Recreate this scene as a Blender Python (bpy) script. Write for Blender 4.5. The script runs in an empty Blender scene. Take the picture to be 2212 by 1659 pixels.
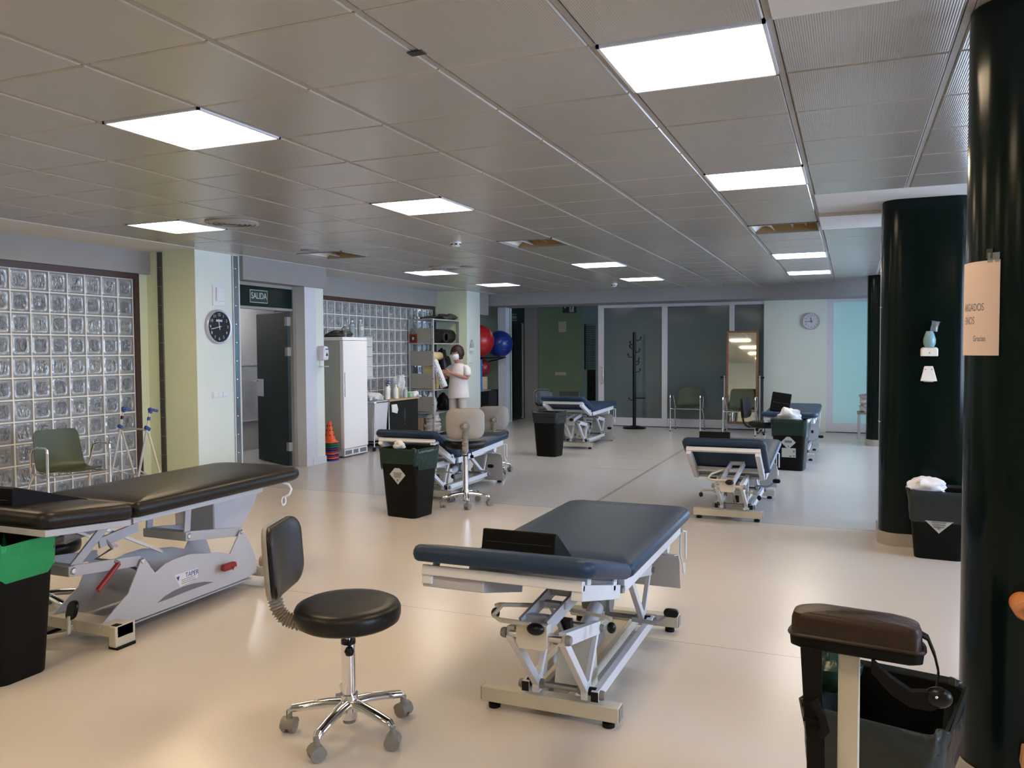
import bpy, math, random
from math import sin, cos, pi, radians as R
from mathutils import Vector, Matrix, Euler
random.seed(7)
C = bpy.context.scene.collection
# hospital physiotherapy hall
LW, LN, LC = 19., 17., 36.      # lamp strengths: near warm, far neutral, added corridor fill
WORLD = 18.; EXPO = 0.17; ZBEAM = 2.30
# ---------------------------------------------------------------- materials
MT = {}
def mat(name, col, rough=.5, metal=0., spec=.5, noise=0., nscale=8., bump=0., bscale=40., emit=None, estr=0., trans=0., coat=0., ior=1.45, alpha=1.):
    m = bpy.data.materials.new(name); m.use_nodes = True
    nt = m.node_tree; b = nt.nodes['Principled BSDF']
    b.inputs['Base Color'].default_value = (*col, 1)
    b.inputs['Roughness'].default_value = rough
    b.inputs['Metallic'].default_value = metal
    b.inputs['Specular IOR Level'].default_value = spec
    b.inputs['IOR'].default_value = ior
    b.inputs['Transmission Weight'].default_value = trans
    b.inputs['Coat Weight'].default_value = coat
    b.inputs['Alpha'].default_value = alpha
    if emit:
        b.inputs['Emission Color'].default_value = (*emit, 1); b.inputs['Emission Strength'].default_value = estr
    tc = nt.nodes.new('ShaderNodeTexCoord')
    if noise:
        n = nt.nodes.new('ShaderNodeTexNoise'); n.inputs['Scale'].default_value = nscale; n.inputs['Detail'].default_value = 4
        nt.links.new(tc.outputs['Object'], n.inputs['Vector'])
        mx = nt.nodes.new('ShaderNodeMix'); mx.data_type = 'RGBA'
        mx.inputs[6].default_value = (*[max(0, c*(1-noise)) for c in col], 1)
        mx.inputs[7].default_value = (*[min(1, c*(1+noise)) for c in col], 1)
        nt.links.new(n.outputs['Fac'], mx.inputs[0]); nt.links.new(mx.outputs[2], b.inputs['Base Color'])
    if bump:
        n = nt.nodes.new('ShaderNodeTexNoise'); n.inputs['Scale'].default_value = bscale; n.inputs['Detail'].default_value = 3
        nt.links.new(tc.outputs['Object'], n.inputs['Vector'])
        bp = nt.nodes.new('ShaderNodeBump'); bp.inputs['Strength'].default_value = bump; bp.inputs['Distance'].default_value = .01
        nt.links.new(n.outputs['Fac'], bp.inputs['Height']); nt.links.new(bp.outputs['Normal'], b.inputs['Normal'])
    MT[name] = m
    return m
mat('paint_green', (.68,.75,.55), .75, noise=.04, nscale=3, bump=.08, bscale=120)
mat('paint_mint_and_lit_green', (.67,.72,.66), .75, noise=.03, nscale=3, bump=.08, bscale=120)  # mint walls, plus the cooler light painted on the green columns' sides
mat('paint_alcove', (.50,.60,.50), .75, noise=.03, nscale=3)
mat('paint_corridor', (.56,.53,.52), .8, noise=.05, nscale=2)
mat('paint_green_shaded', (.20,.30,.20), .75, noise=.04, nscale=3)  # wall green darkened: the corridor's shade is in the colour
mat('paint_blue', (.20,.33,.36), .75, noise=.03)
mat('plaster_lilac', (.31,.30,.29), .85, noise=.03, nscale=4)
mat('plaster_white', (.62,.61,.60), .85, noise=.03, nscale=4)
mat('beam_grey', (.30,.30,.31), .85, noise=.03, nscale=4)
mat('frame_white', (.62,.63,.70), .45)
mat('frame_grey', (.30,.29,.27), .5)
mat('brown_frame', (.055,.028,.024), .45)
mat('door_green', (.006,.018,.016), .35, spec=.2)
mat('door_black', (.003,.005,.005), .4, spec=.2)
mat('column_green', (.002,.0065,.0055), .18, spec=.22)
mat('skirting', (.36,.33,.30), .4)
mat('steel', (.62,.62,.64), .28, 1.)
mat('steel_dark', (.30,.31,.31), .35, 1.)
mat('chrome', (.82,.82,.84), .10, 1.)
mat('strip_metal', (.45,.50,.58), .18, 1.)
mat('strip_shade', (.14,.14,.12), .35, .8)
mat('white_metal', (.66,.66,.69), .38, coat=.2)
mat('cream_metal', (.58,.54,.45), .4)
mat('grey_metal', (.42,.42,.45), .42, coat=.1)
mat('grey_sheet', (.50,.50,.54), .45)
mat('rubber', (.008,.008,.008), .7, spec=.2)
mat('plastic_black', (.006,.006,.006), .32, spec=.3)
mat('plastic_grey', (.22,.205,.19), .45)
mat('plastic_beige', (.30,.275,.245), .5)
mat('plastic_white', (.72,.72,.74), .35)
mat('plastic_red', (.28,.018,.018), .4)
mat('plastic_brown', (.06,.025,.015), .5)
mat('plastic_blue', (.02,.05,.22), .4)
mat('vinyl_blue', (.018,.038,.075), .42, spec=.25, bump=.05, bscale=250)
mat('vinyl_black', (.011,.010,.009), .36, spec=.30, bump=.05, bscale=250)
mat('foam_black', (.004,.004,.004), .55, spec=.15); mat('vinyl_green', (.018,.022,.018), .45)
mat('leather_brown', (.030,.018,.013), .42, spec=.25, noise=.3, nscale=14, bump=.15, bscale=60)
mat('strap', (.007,.006,.005), .7, spec=.15)
mat('shell_green', (.045,.062,.030), .42)
mat('bin_black', (.005,.005,.0045), .45, spec=.15, noise=.2)
def bag(name, col, rough=.28):
    m = mat(name, col, rough, bump=.9, bscale=16, spec=.3)
    return m
bag('bag_green', (.012,.030,.022)); bag('bag_dark', (.022,.028,.028)); bag('bag_bright', (.02,.26,.09)); bag('bag_white', (.60,.60,.63), .4)
mat('paper', (.72,.72,.72), .8, noise=.03)
mat('paper_sheet', (.50,.49,.49), .85)
mat('paper_roll', (.70,.70,.71), .8)
mat('paper_pink', (.66,.51,.46), .55)
mat('label_white', (.48,.50,.48), .6)
mat('ink', (.03,.03,.03), .7)
mat('ink_grey', (.16,.16,.18), .7)
mat('ink_blue', (.02,.04,.30), .6)
mat('wood_light', (.50,.27,.12), .45, noise=.2, nscale=10)
mat('wood_frame', (.26,.12,.05), .45, noise=.2, nscale=14)
mat('wood_top', (.50,.33,.19), .4, noise=.12, nscale=9)
mat('wood_orange', (.55,.20,.07), .4, noise=.15)
mat('cabinet_black', (.013,.015,.015), .45, spec=.3)
mat('fridge_white', (.84,.81,.80), .35)
mat('fridge_side', (.43,.44,.40), .5)
mat('rack_panel', (.36,.335,.29), .55)
mat('rack_frame', (.50,.50,.50), .4, .3)
mat('orange', (.80,.10,.02), .45); mat('cone_green', (.015,.13,.06), .5); mat('cone_purple', (.06,.03,.14), .5); mat('cone_blue', (.03,.04,.25), .5)
mat('ball_red', (.40,.012,.016), .30); mat('ball_blue', (.010,.030,.22), .30); mat('ball_dark_red', (.22,.012,.02), .35)
mat('foam_blue', (.04,.20,.55), .6); mat('foam_beige', (.50,.40,.25), .7); mat('foam_yellow', (.70,.55,.30), .7)
mat('camo', (.07,.06,.045), .9, noise=.9, nscale=30)
mat('cloth_white', (.80,.75,.75), .85, bump=.3, bscale=18)
mat('cloth_trouser', (.60,.55,.53), .85, bump=.25, bscale=14)
mat('towel_white', (.66,.65,.65), .95, noise=.12, nscale=25, bump=.4, bscale=60)
mat('towel_blue', (.50,.50,.62), .9, noise=.5, nscale=22)
mat('skin', (.46,.22,.15), .55)
mat('hair', (.035,.012,.010), .5, noise=.5, nscale=60, bump=.6, bscale=80)
mat('mask', (.75,.78,.82), .8)
mat('clear_plastic', (.55,.62,.70), .12, trans=.75, spec=.5)
mat('bottle_clear', (.75,.85,.95), .08, trans=.85)
mat('gel_blue', (.25,.45,.52), .25, trans=.2)
mat('bottle_white', (.80,.78,.74), .4); mat('bottle_yellow', (.50,.36,.05), .4); mat('bottle_green', (.20,.50,.20), .5)
mat('clock_face_black', (.012,.013,.016), .25); mat('clock_face_white', (.55,.56,.60), .3); mat('clock_rim', (.50,.52,.62), .35, .5)
mat('sign_green', (.004,.030,.022), .4); mat('sign_white', (.55,.60,.60), .5)
mat('mirror', (.80,.82,.78), .03, 1.)
mat('cardboard', (.42,.30,.19), .85)
mat('amber_reflector', (.36,.25,.10), .6)
mat('ceiling_gap', (.045,.042,.040), .9)
mat('rail_grey', (.36,.34,.32), .6)
mat('sill', (.5,.5,.52), .5)
mat('doorsill', (.03,.03,.03), .6)

def glassmat(name, col, rough, trans, bump=0, bscale=10):
    return mat(name, col, rough, trans=trans, spec=.6, bump=bump, bscale=bscale)
def pane_mat():
    m = bpy.data.materials.new('glass_window'); m.use_nodes = True; nt = m.node_tree; nt.nodes.clear()
    o = nt.nodes.new('ShaderNodeOutputMaterial'); tr = nt.nodes.new('ShaderNodeBsdfTransparent'); gl = nt.nodes.new('ShaderNodeBsdfGlossy'); gl.inputs['Roughness'].default_value = .02
    fr = nt.nodes.new('ShaderNodeFresnel'); mx = nt.nodes.new('ShaderNodeMixShader')
    nt.links.new(fr.outputs[0], mx.inputs[0]); nt.links.new(tr.outputs[0], mx.inputs[1]); nt.links.new(gl.outputs[0], mx.inputs[2]); nt.links.new(mx.outputs[0], o.inputs[0])
    MT['glass_window'] = m
pane_mat()
mat('transom_green', (.004,.014,.012), .35, spec=.2); mat('picture_grey', (.55,.55,.57), .6, noise=.6, nscale=2.2); mat('plastic_red2', (.45,.08,.04), .5); mat('foam_pale', (.35,.40,.50), .5)
# frosted teal film on the sliding doors: glossy glass face over a tinted body
mat('film_dark', (.10,.135,.145), .10, spec=.5, coat=.2)
mat('film_light', (.50,.84,.84), .10, spec=.6, coat=.3)
# glass block: wavy thick glass
def block_mat(name, col, wave, rough):
    m = bpy.data.materials.new(name); m.use_nodes = True; nt = m.node_tree; b = nt.nodes['Principled BSDF']
    b.inputs['Base Color'].default_value = (*col,1); b.inputs['Roughness'].default_value = rough
    b.inputs['Transmission Weight'].default_value = .62; b.inputs['IOR'].default_value = 1.45; b.inputs['Coat Weight'].default_value = .6
    tc = nt.nodes.new('ShaderNodeTexCoord'); mp = nt.nodes.new('ShaderNodeMapping'); mp.inputs['Scale'].default_value = (1, 1.5, .8)
    w = nt.nodes.new('ShaderNodeTexNoise'); w.inputs['Scale'].default_value = 15; w.inputs['Detail'].default_value = 1.5; w.inputs['Distortion'].default_value = .8
    bp = nt.nodes.new('ShaderNodeBump'); bp.inputs['Strength'].default_value = 1.; bp.inputs['Distance'].default_value = wave
    nt.links.new(tc.outputs['Object'], mp.inputs['Vector']); nt.links.new(mp.outputs[0], w.inputs['Vector'])
    nt.links.new(w.outputs['Fac'], bp.inputs['Height']); nt.links.new(bp.outputs['Normal'], b.inputs['Normal']); nt.links.new(bp.outputs['Normal'], b.inputs['Coat Normal'])
    MT[name] = m
block_mat('glass_block', (.58,.60,.62), .006, .12); block_mat('glass_block_wave', (.40,.43,.47), .09, .06)
mat('mortar', (.76,.74,.71), .7)
# ceiling panel: satin lacquered metal with fine ribs
def ceil_mat():
    m = bpy.data.materials.new('ceiling_panel'); m.use_nodes = True; nt = m.node_tree; b = nt.nodes['Principled BSDF']
    b.inputs['Base Color'].default_value = (.44,.41,.375,1); b.inputs['Roughness'].default_value = .24; b.inputs['Metallic'].default_value = .25
    b.inputs['Specular IOR Level'].default_value = .6
    tc = nt.nodes.new('ShaderNodeTexCoord'); w = nt.nodes.new('ShaderNodeTexWave'); w.bands_direction = 'X'; w.inputs['Scale'].default_value = 38
    bp = nt.nodes.new('ShaderNodeBump'); bp.inputs['Strength'].default_value = .12; bp.inputs['Distance'].default_value = .003
    nt.links.new(tc.outputs['Object'], w.inputs['Vector']); nt.links.new(w.outputs['Fac'], bp.inputs['Height']); nt.links.new(bp.outputs['Normal'], b.inputs['Normal'])
    MT['ceiling_panel'] = m
ceil_mat()
# vinyl sheet floor: beige, semi-gloss, mottled, with welded seams at their own places
def floor_mat():
    m = bpy.data.materials.new('vinyl_floor'); m.use_nodes = True; nt = m.node_tree; b = nt.nodes['Principled BSDF']
    N = nt.nodes.new; L = nt.links.new
    g = N('ShaderNodeNewGeometry'); sp = N('ShaderNodeSeparateXYZ'); L(g.outputs['Position'], sp.inputs[0])
    n = N('ShaderNodeTexNoise'); n.inputs['Scale'].default_value = 1.3; n.inputs['Detail'].default_value = 5; L(g.outputs['Position'], n.inputs['Vector'])
    n2 = N('ShaderNodeTexNoise'); n2.inputs['Scale'].default_value = 55; n2.inputs['Detail'].default_value = 2; L(g.outputs['Position'], n2.inputs['Vector'])
    mx = N('ShaderNodeMix'); mx.data_type = 'RGBA'; mx.inputs[6].default_value = (.56,.51,.46,1); mx.inputs[7].default_value = (.62,.565,.51,1); L(n.outputs['Fac'], mx.inputs[0])
    # greyer base colour beyond the far seam
    gt = N('ShaderNodeMath'); gt.operation = 'GREATER_THAN'; gt.inputs[1].default_value = 7.04; L(sp.outputs[1], gt.inputs[0])
    m2 = N('ShaderNodeMix'); m2.data_type = 'RGBA'; m2.inputs[7].default_value = (.50,.48,.47,1); L(gt.outputs[0], m2.inputs[0]); L(mx.outputs[2], m2.inputs[6])
    last = m2.outputs[2]
    def seam(axis, pos, w, lo, hi, strength=.45):
        nonlocal last
        o = 1-axis
        a = N('ShaderNodeMath'); a.operation = 'COMPARE'; a.inputs[1].default_value = pos; a.inputs[2].default_value = w; L(sp.outputs[axis], a.inputs[0])
        c = N('ShaderNodeMath'); c.operation = 'COMPARE'; c.inputs[1].default_value = (lo+hi)/2; c.inputs[2].default_value = (hi-lo)/2; L(sp.outputs[o], c.inputs[0])
        d = N('ShaderNodeMath'); d.operation = 'MULTIPLY'; L(a.outputs[0], d.inputs[0]); L(c.outputs[0], d.inputs[1])
        e = N('ShaderNodeMath'); e.operation = 'MULTIPLY'; e.inputs[1].default_value = strength; L(d.outputs[0], e.inputs[0])
        q = N('ShaderNodeMix'); q.data_type = 'RGBA'; q.inputs[7].default_value = (.12,.11,.10,1); L(e.outputs[0], q.inputs[0]); L(last, q.inputs[6]); last = q.outputs[2]
    seam(1, 7.04, .006, -8, 3, .6); seam(1, 4.0, .003, -8, 3, .5); seam(1, 1.0, .003, -8, 3, .5); seam(1, 10.1, .005, -8, 3, .3)
    seam(0, -2.23, .018, 7.1, 12.5, .5); seam(1, 10.6, .010, -3.0, -2.23, .4); seam(1, 11.4, .010, -3.0, -2.23, .4); seam(1, 9.6, .010, -3.0, -2.23, .4)
    L(last, b.inputs['Base Color'])
    rr = N('ShaderNodeMapRange'); rr.inputs[3].default_value = .22; rr.inputs[4].default_value = .26; L(n.outputs['Fac'], rr.inputs[0]); L(rr.outputs[0], b.inputs['Roughness'])
    b.inputs['Specular IOR Level'].default_value = .5
    bp = N('ShaderNodeBump'); bp.inputs['Strength'].default_value = .05; bp.inputs['Distance'].default_value = .003; L(n2.outputs['Fac'], bp.inputs['Height'])
    n3 = N('ShaderNodeTexNoise'); n3.inputs['Scale'].default_value = 3.5; n3.inputs['Detail'].default_value = 0; L(g.outputs['Position'], n3.inputs['Vector'])
    b2 = N('ShaderNodeBump'); b2.inputs['Strength'].default_value = .25; b2.inputs['Distance'].default_value = .004; L(n3.outputs['Fac'], b2.inputs['Height']); L(bp.outputs['Normal'], b2.inputs['Normal'])
    L(b2.outputs['Normal'], b.inputs['Normal'])
    MT['vinyl_floor'] = m
floor_mat()
def emis(name, col, s):
    m = bpy.data.materials.new(name); m.use_nodes = True; nt = m.node_tree; b = nt.nodes['Principled BSDF']
    b.inputs['Base Color'].default_value = (.8,.8,.8,1); b.inputs['Emission Color'].default_value = (*col,1); b.inputs['Emission Strength'].default_value = s
    MT[name] = m
emis('lamp_warm', (1.,.755,.47), LW); emis('lamp_neutral', (1.,.92,.80), LN); emis('lamp_corridor_fill', (.95,.95,1.), LC)

# ---------------------------------------------------------------- mesh builder
def frameZ(d):
    d = Vector(d).normalized(); up = Vector((0,0,1)) if abs(d.z) < .95 else Vector((0,1,0))
    x = up.cross(d).normalized(); y = d.cross(x)
    return x, y, d
class MB:
    def __init__(s): s.v = []; s.f = []; s.m = []; s.mats = []
    def mi(s, m):
        if m is None: return 0
        if m not in s.mats: s.mats.append(m)
        return s.mats.index(m)
    def add(s, vs, fs, m=None):
        o = len(s.v); s.v += [tuple(v) for v in vs]; k = s.mi(m)
        for f in fs: s.f.append([i+o for i in f]); s.m.append(k)
        return s
    def box(s, x0, x1, y0, y1, z0, z1, m=None, M=None):
        vs = [Vector(p) for p in ((x0,y0,z0),(x1,y0,z0),(x1,y1,z0),(x0,y1,z0),(x0,y0,z1),(x1,y0,z1),(x1,y1,z1),(x0,y1,z1))]
        if M: vs = [M @ v for v in vs]
        return s.add(vs, [(0,3,2,1),(4,5,6,7),(0,1,5,4),(1,2,6,5),(2,3,7,6),(3,0,4,7)], m)
    def cbox(s, c, d, m=None, M=None):
        return s.box(c[0]-d[0]/2,c[0]+d[0]/2,c[1]-d[1]/2,c[1]+d[1]/2,c[2]-d[2]/2,c[2]+d[2]/2,m,M)
    def bar(s, p0, p1, w, h, m=None):      # rectangular bar; w across the horizontal, h the other way
        p0, p1 = Vector(p0), Vector(p1); x, y, z = frameZ(p1-p0)
        vs = []
        for p in (p0, p1):
            for a, b in ((-1,-1),(1,-1),(1,1),(-1,1)): vs.append(p + x*a*w/2 + y*b*h/2)
        return s.add(vs, [(0,3,2,1),(4,5,6,7),(0,1,5,4),(1,2,6,5),(2,3,7,6),(3,0,4,7)], m)
    def cyl(s, p0, p1, r0, r1=None, n=16, m=None):
        r1 = r0 if r1 is None else r1; p0, p1 = Vector(p0), Vector(p1); x, y, z = frameZ(p1-p0)
        vs = [p + (x*cos(2*pi*i/n)+y*sin(2*pi*i/n))*r for p, r in ((p0,r0),(p1,r1)) for i in range(n)]
        return s.add(vs, [tuple(range(n-1,-1,-1)), tuple(range(n,2*n))] + [(i,(i+1)%n,n+(i+1)%n,n+i) for i in range(n)], m)
    def tube(s, pts, r, n=10, m=None, closed=False, rs=None):
        pts = [Vector(p) for p in pts]; k = len(pts); rings = []; px = None
        for i in range(k):
            a = pts[(i-1)%k] if (closed or i > 0) else pts[i]; b = pts[(i+1)%k] if (closed or i < k-1) else pts[i]
            d = (b-a).normalized()
            if px is None: x, y, _ = frameZ(d)
            else:
                x = (px - d*px.dot(d)).normalized(); y = d.cross(x)
            px = x; rr = rs[i] if rs else r
            rings.append([pts[i] + (x*cos(2*pi*j/n)+y*sin(2*pi*j/n))*rr for j in range(n)])
        vs = [v for g in rings for v in g]; fs = []
        for i in range(k if closed else k-1):
            for j in range(n): fs.append((i*n+j, i*n+(j+1)%n, ((i+1)%k)*n+(j+1)%n, ((i+1)%k)*n+j))
        if not closed: fs += [tuple(range(n-1,-1,-1)), tuple(range((k-1)*n, k*n))]
        return s.add(vs, fs, m)
    def loft(s, rings, m=None, cap0=True, cap1=True):
        n = len(rings[0]); vs = [v for g in rings for v in g]; fs = []
        for i in range(len(rings)-1):
            for j in range(n): fs.append((i*n+j, i*n+(j+1)%n, (i+1)*n+(j+1)%n, (i+1)*n+j))
        if cap0: fs.append(tuple(range(n-1,-1,-1)))
        if cap1: fs.append(tuple(range((len(rings)-1)*n, len(rings)*n)))
        return s.add(vs, fs, m)
    def lathe(s, prof, c=(0,0,0), ax=(0,0,1), n=28, m=None):
        x, y, z = frameZ(ax); c = Vector(c)
        return s.loft([[c + z*h + (x*cos(2*pi*j/n)+y*sin(2*pi*j/n))*r for j in range(n)] for r, h in prof], m)
    def sphere(s, c, r, sc=(1,1,1), n=20, m=None):
        c = Vector(c); k = n//2; rings = []
        for i in range(1, k):
            a = pi*i/k; rings.append([c + Vector((r*sc[0]*sin(a)*cos(2*pi*j/n), r*sc[1]*sin(a)*sin(2*pi*j/n), -r*sc[2]*cos(a))) for j in range(n)])
        o = len(s.v); s.loft(rings, m, False, False)
        s.add([c+Vector((0,0,-r*sc[2]))], [], m); s.add([c+Vector((0,0,r*sc[2]))], [], m)
        b = len(s.v)-2; q = s.mi(m)
        for j in range(n):
            s.f.append([o+(j+1)%n, o+j, b]); s.m.append(q); t = o+(k-2)*n; s.f.append([t+j, t+(j+1)%n, b+1]); s.m.append(q)
        return s
    def prism(s, poly, a, b, axis='z', m=None):   # poly in the other two axes
        def P(u, v, w): return {'z':(u,v,w),'x':(w,u,v),'y':(u,w,v)}[axis]
        n = len(poly); vs = [P(u,v,a) for u,v in poly]+[P(u,v,b) for u,v in poly]
        return s.add(vs, [tuple(range(n-1,-1,-1)), tuple(range(n,2*n))]+[(i,(i+1)%n,n+(i+1)%n,n+i) for i in range(n)], m)
    def xf(s, M): s.v = [tuple(M @ Vector(v)) for v in s.v]; return s
    def build(s, name, m, parent=None, label=None, smooth=35, bevel=0., seg=2, kind=None, sub=0):
        me = bpy.data.meshes.new(name); me.from_pydata(s.v, [], s.f)
        ms = [m if x is None else x for x in (s.mats or [None])]
        for x in ms: me.materials.append(MT[x])
        if len(ms) > 1:
            for p, k in zip(me.polygons, s.m): p.material_index = k
        me.update()
        import bmesh
        bm = bmesh.new(); bm.from_mesh(me); bmesh.ops.recalc_face_normals(bm, faces=bm.faces); bm.to_mesh(me); bm.free()
        if smooth: me.shade_smooth(); me.set_sharp_from_angle(angle=R(smooth))
        o = bpy.data.objects.new(name, me); C.objects.link(o); o.parent = parent
        if label: o['label'] = label
        if kind: o['kind'] = kind
        if bevel:
            b = o.modifiers.new('bevel', 'BEVEL'); b.width = bevel; b.segments = seg; b.limit_method = 'ANGLE'; b.angle_limit = R(40)
        if sub:
            b = o.modifiers.new('sub', 'SUBSURF'); b.levels = sub; b.render_levels = sub
        return o
def rrect(x0, x1, y0, y1, r, n=5):
    pts = []
    for cx, cy, a in ((x1-r,y1-r,0),(x0+r,y1-r,90),(x0+r,y0+r,180),(x1-r,y0+r,270)):
        for k in range(n+1): t = R(a+90*k/n); pts.append((cx+r*cos(t), cy+r*sin(t)))
    return pts
def rrect4(x0, x1, y0, y1, rs, n=6):      # radii: +x+y, -x+y, -x-y, +x-y
    pts = []
    for (cx, cy, a), r in zip(((x1,y1,0),(x0,y1,90),(x0,y0,180),(x1,y0,270)), rs):
        sx = -1 if cx == x1 else 1; sy = -1 if cy == y1 else 1
        for k in range(n+1): t = R(a+90*k/n); pts.append((cx+sx*r+r*cos(t), cy+sy*r+r*sin(t)))
    return pts
def pad(x0, x1, y0, y1, t, rs, e=.02, M=None, dome=.006):   # an upholstered slab
    mb = MB(); rings = []
    cx, cy = (x0+x1)/2, (y0+y1)/2
    for ins, z in ((.5,0),(.2,.0),(e*.9,0),(e*.35,t*.12),(0,t*.38),(0,t*.6),(e*.3,t*.86),(e*.95,t),(.10,t+dome*.7),(.25,t+dome)):
        if ins in (.5,.2,.10,.25):
            k = 1-ins/ .5*1. if ins != .5 else .02
            k = {.5:.05,.2:.6,.10:.8,.25:.4}[ins]
            rings.append([(cx+(u-cx)*k, cy+(v-cy)*k, z) for u, v in rrect4(x0+e, x1-e, y0+e, y1-e, [max(r-e,.005) for r in rs])])
        else: rings.append([(u, v, z) for u, v in rrect4(x0+ins, x1-ins, y0+ins, y1-ins, [max(r-ins,.005) for r in rs])])
    mb.loft(rings)
    if M: mb.xf(M)
    return mb
def thing(name, label, cat, loc=(0,0,0), rz=0, group=None):
    o = bpy.data.objects.new(name, None); C.objects.link(o); o.empty_display_size = .1
    o.location = loc; o.rotation_euler = (0,0,rz); o['label'] = label; o['category'] = cat
    if group: o['group'] = group
    return o
def tag(o, label, cat, group=None, kind=None):
    o['label'] = label; o['category'] = cat
    if group: o['group'] = group
    if kind: o['kind'] = kind
    return o
def struct(name, mb, m, **k): return mb.build(name, m, kind='structure', **k)
def dup(root, loc, rz=0, label=None, group=None):
    def cp(o, par):
        c = o.copy(); C.objects.link(c); c.parent = par
        for ch in o.children: cp(ch, c)
        return c
    r = cp(root, None); r.location = loc; r.rotation_euler = (0,0,rz)
    if label: r['label'] = label
    if group: r['group'] = group
    return r
def text(body, size, name, m, parent, M, ext=.0006, label=None, sx=1., align='CENTER'):
    cu = bpy.data.curves.new(name+'_c', 'FONT'); cu.body = body; cu.size = size; cu.extrude = ext; cu.align_x = align; cu.align_y = 'CENTER'
    t = bpy.data.objects.new('tmp', cu); C.objects.link(t)
    dg = bpy.context.evaluated_depsgraph_get(); me = bpy.data.meshes.new_from_object(t.evaluated_get(dg))
    bpy.data.objects.remove(t); bpy.data.curves.remove(cu)
    me.transform(M @ Matrix.Diagonal((sx,1,1,1))); me.materials.clear(); me.materials.append(MT[m]); me.name = name
    o = bpy.data.objects.new(name, me); C.objects.link(o); o.parent = parent
    if label: o['label'] = label
    return o
def onX(x, y, z): # text in a plane facing +X: local x -> +Y, local y -> +Z
    return Matrix(((0,0,1,x),(1,0,0,y),(0,1,0,z),(0,0,0,1)))
def onYn(x, y, z): # facing -Y
    return Matrix(((1,0,0,x),(0,0,-1,y),(0,1,0,z),(0,0,0,1)))
T = Matrix.Translation
def RX(a): return Matrix.Rotation(a, 4, 'X')
def RY(a): return Matrix.Rotation(a, 4, 'Y')
def RZ(a): return Matrix.Rotation(a, 4, 'Z')
# ================================================================ ROOM
H = 2.525; XR = 3.4; YB = -4.0; YF = 15.1; XW = -7.0
GX = lambda j: -.2601+.5987*j
GY = lambda i: 2.2505+.574*i
struct('floor', MB().box(-9.6, XR+.3, YB-.3, 16.6, -.12, 0), 'vinyl_floor', smooth=0)
# ceiling: slab above, panels with gaps, rails along the room
LIT = {(-5,1):'lamp_warm', (-1,1):'lamp_warm', (-5,5):'lamp_warm', (-9,5):'lamp_warm', (-1,5):'lamp_warm', (-9,1):'lamp_warm',
       (-9,13):'lamp_neutral', (-9,17):'lamp_neutral', (-5,13):'lamp_neutral', (-5,17):'lamp_neutral', (-1,13):'lamp_neutral', (-1,17):'lamp_neutral',
       (-5,-3):'lamp_warm', (-1,-3):'lamp_warm', (-9,-3):'lamp_warm', (-5,-7):'lamp_warm', (-1,-7):'lamp_warm', (3,-3):'lamp_warm'}
OFF = [(-9,9), (-5,9), (-1,9)]
struct('ceiling', MB().box(-9.6, XR+.3, YB-.3, 16.6, 2.66, 2.76), 'ceiling_gap', smooth=0)
mb = MB(); g = .009
for j in range(-10, 6):
    for i in range(-11, 21):
        if (j,i) in LIT or (j,i) in OFF: continue
        x0, x1, y0, y1 = GX(j)+.014, GX(j+1)-.014, GY(i)+g*.5, GY(i+1)-g*.5
        if j >= 0:
            if 2.85 > (y0+y1)/2 > 1.2 or 6.15 < (y0+y1)/2 < 7.7: continue
        y1 = min(y1, 14.29)
        if y1-y0 < .02: continue
        x1 = min(x1, XR)
        # tray-shaped panel with folded-up lips
        b = .006
        mb.add([(x0,y0,H+.03),(x1,y0,H+.03),(x1,y1,H+.03),(x0,y1,H+.03),(x0,y0,H+b),(x1,y0,H+b),(x1,y1,H+b),(x0,y1,H+b),(x0+b,y0+b,H),(x1-b,y0+b,H),(x1-b,y1-b,H),(x0+b,y1-b,H)],
               [(0,1,5,4),(1,2,6,5),(2,3,7,6),(3,0,4,7),(4,5,9,8),(5,6,10,9),(6,7,11,10),(7,4,8,11),(8,9,10,11)])
struct('ceiling_panels', mb, 'ceiling_panel', smooth=0).name = 'ceiling.001'
mb = MB()
for j in range(-10, 7):
    x = GX(j)
    mb.box(x-.0115, x+.0115, YB, 14.3, H+.004, H+.02)
struct('trim_1', mb, 'rail_grey', smooth=0)
mb = MB()
for i in range(-11, 22):
    y = GY(i)
    mb.box(GX(-10), XR, y-g, y+g, H+.022, H+.028)
struct('trim_2', mb, 'ceiling_gap', smooth=0)
# plaster borders of the ceiling
mb = MB().box(XW-.3, GX(-10)-.012, YB, 14.3, H-.002, H+.05)
mb.box(GX(0)+.012, XR, 1.25, 2.83, H-.002, H+.05)
mb.box(GX(0)+.012, XR, 6.12, 6.98, H-.002, H+.05)
mb.box(GX(0)+.012, XR, 6.98, 7.74, H-.03, H+.05)
struct('ceiling_border', mb, 'plaster_white', smooth=0).name = 'ceiling.002'
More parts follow.
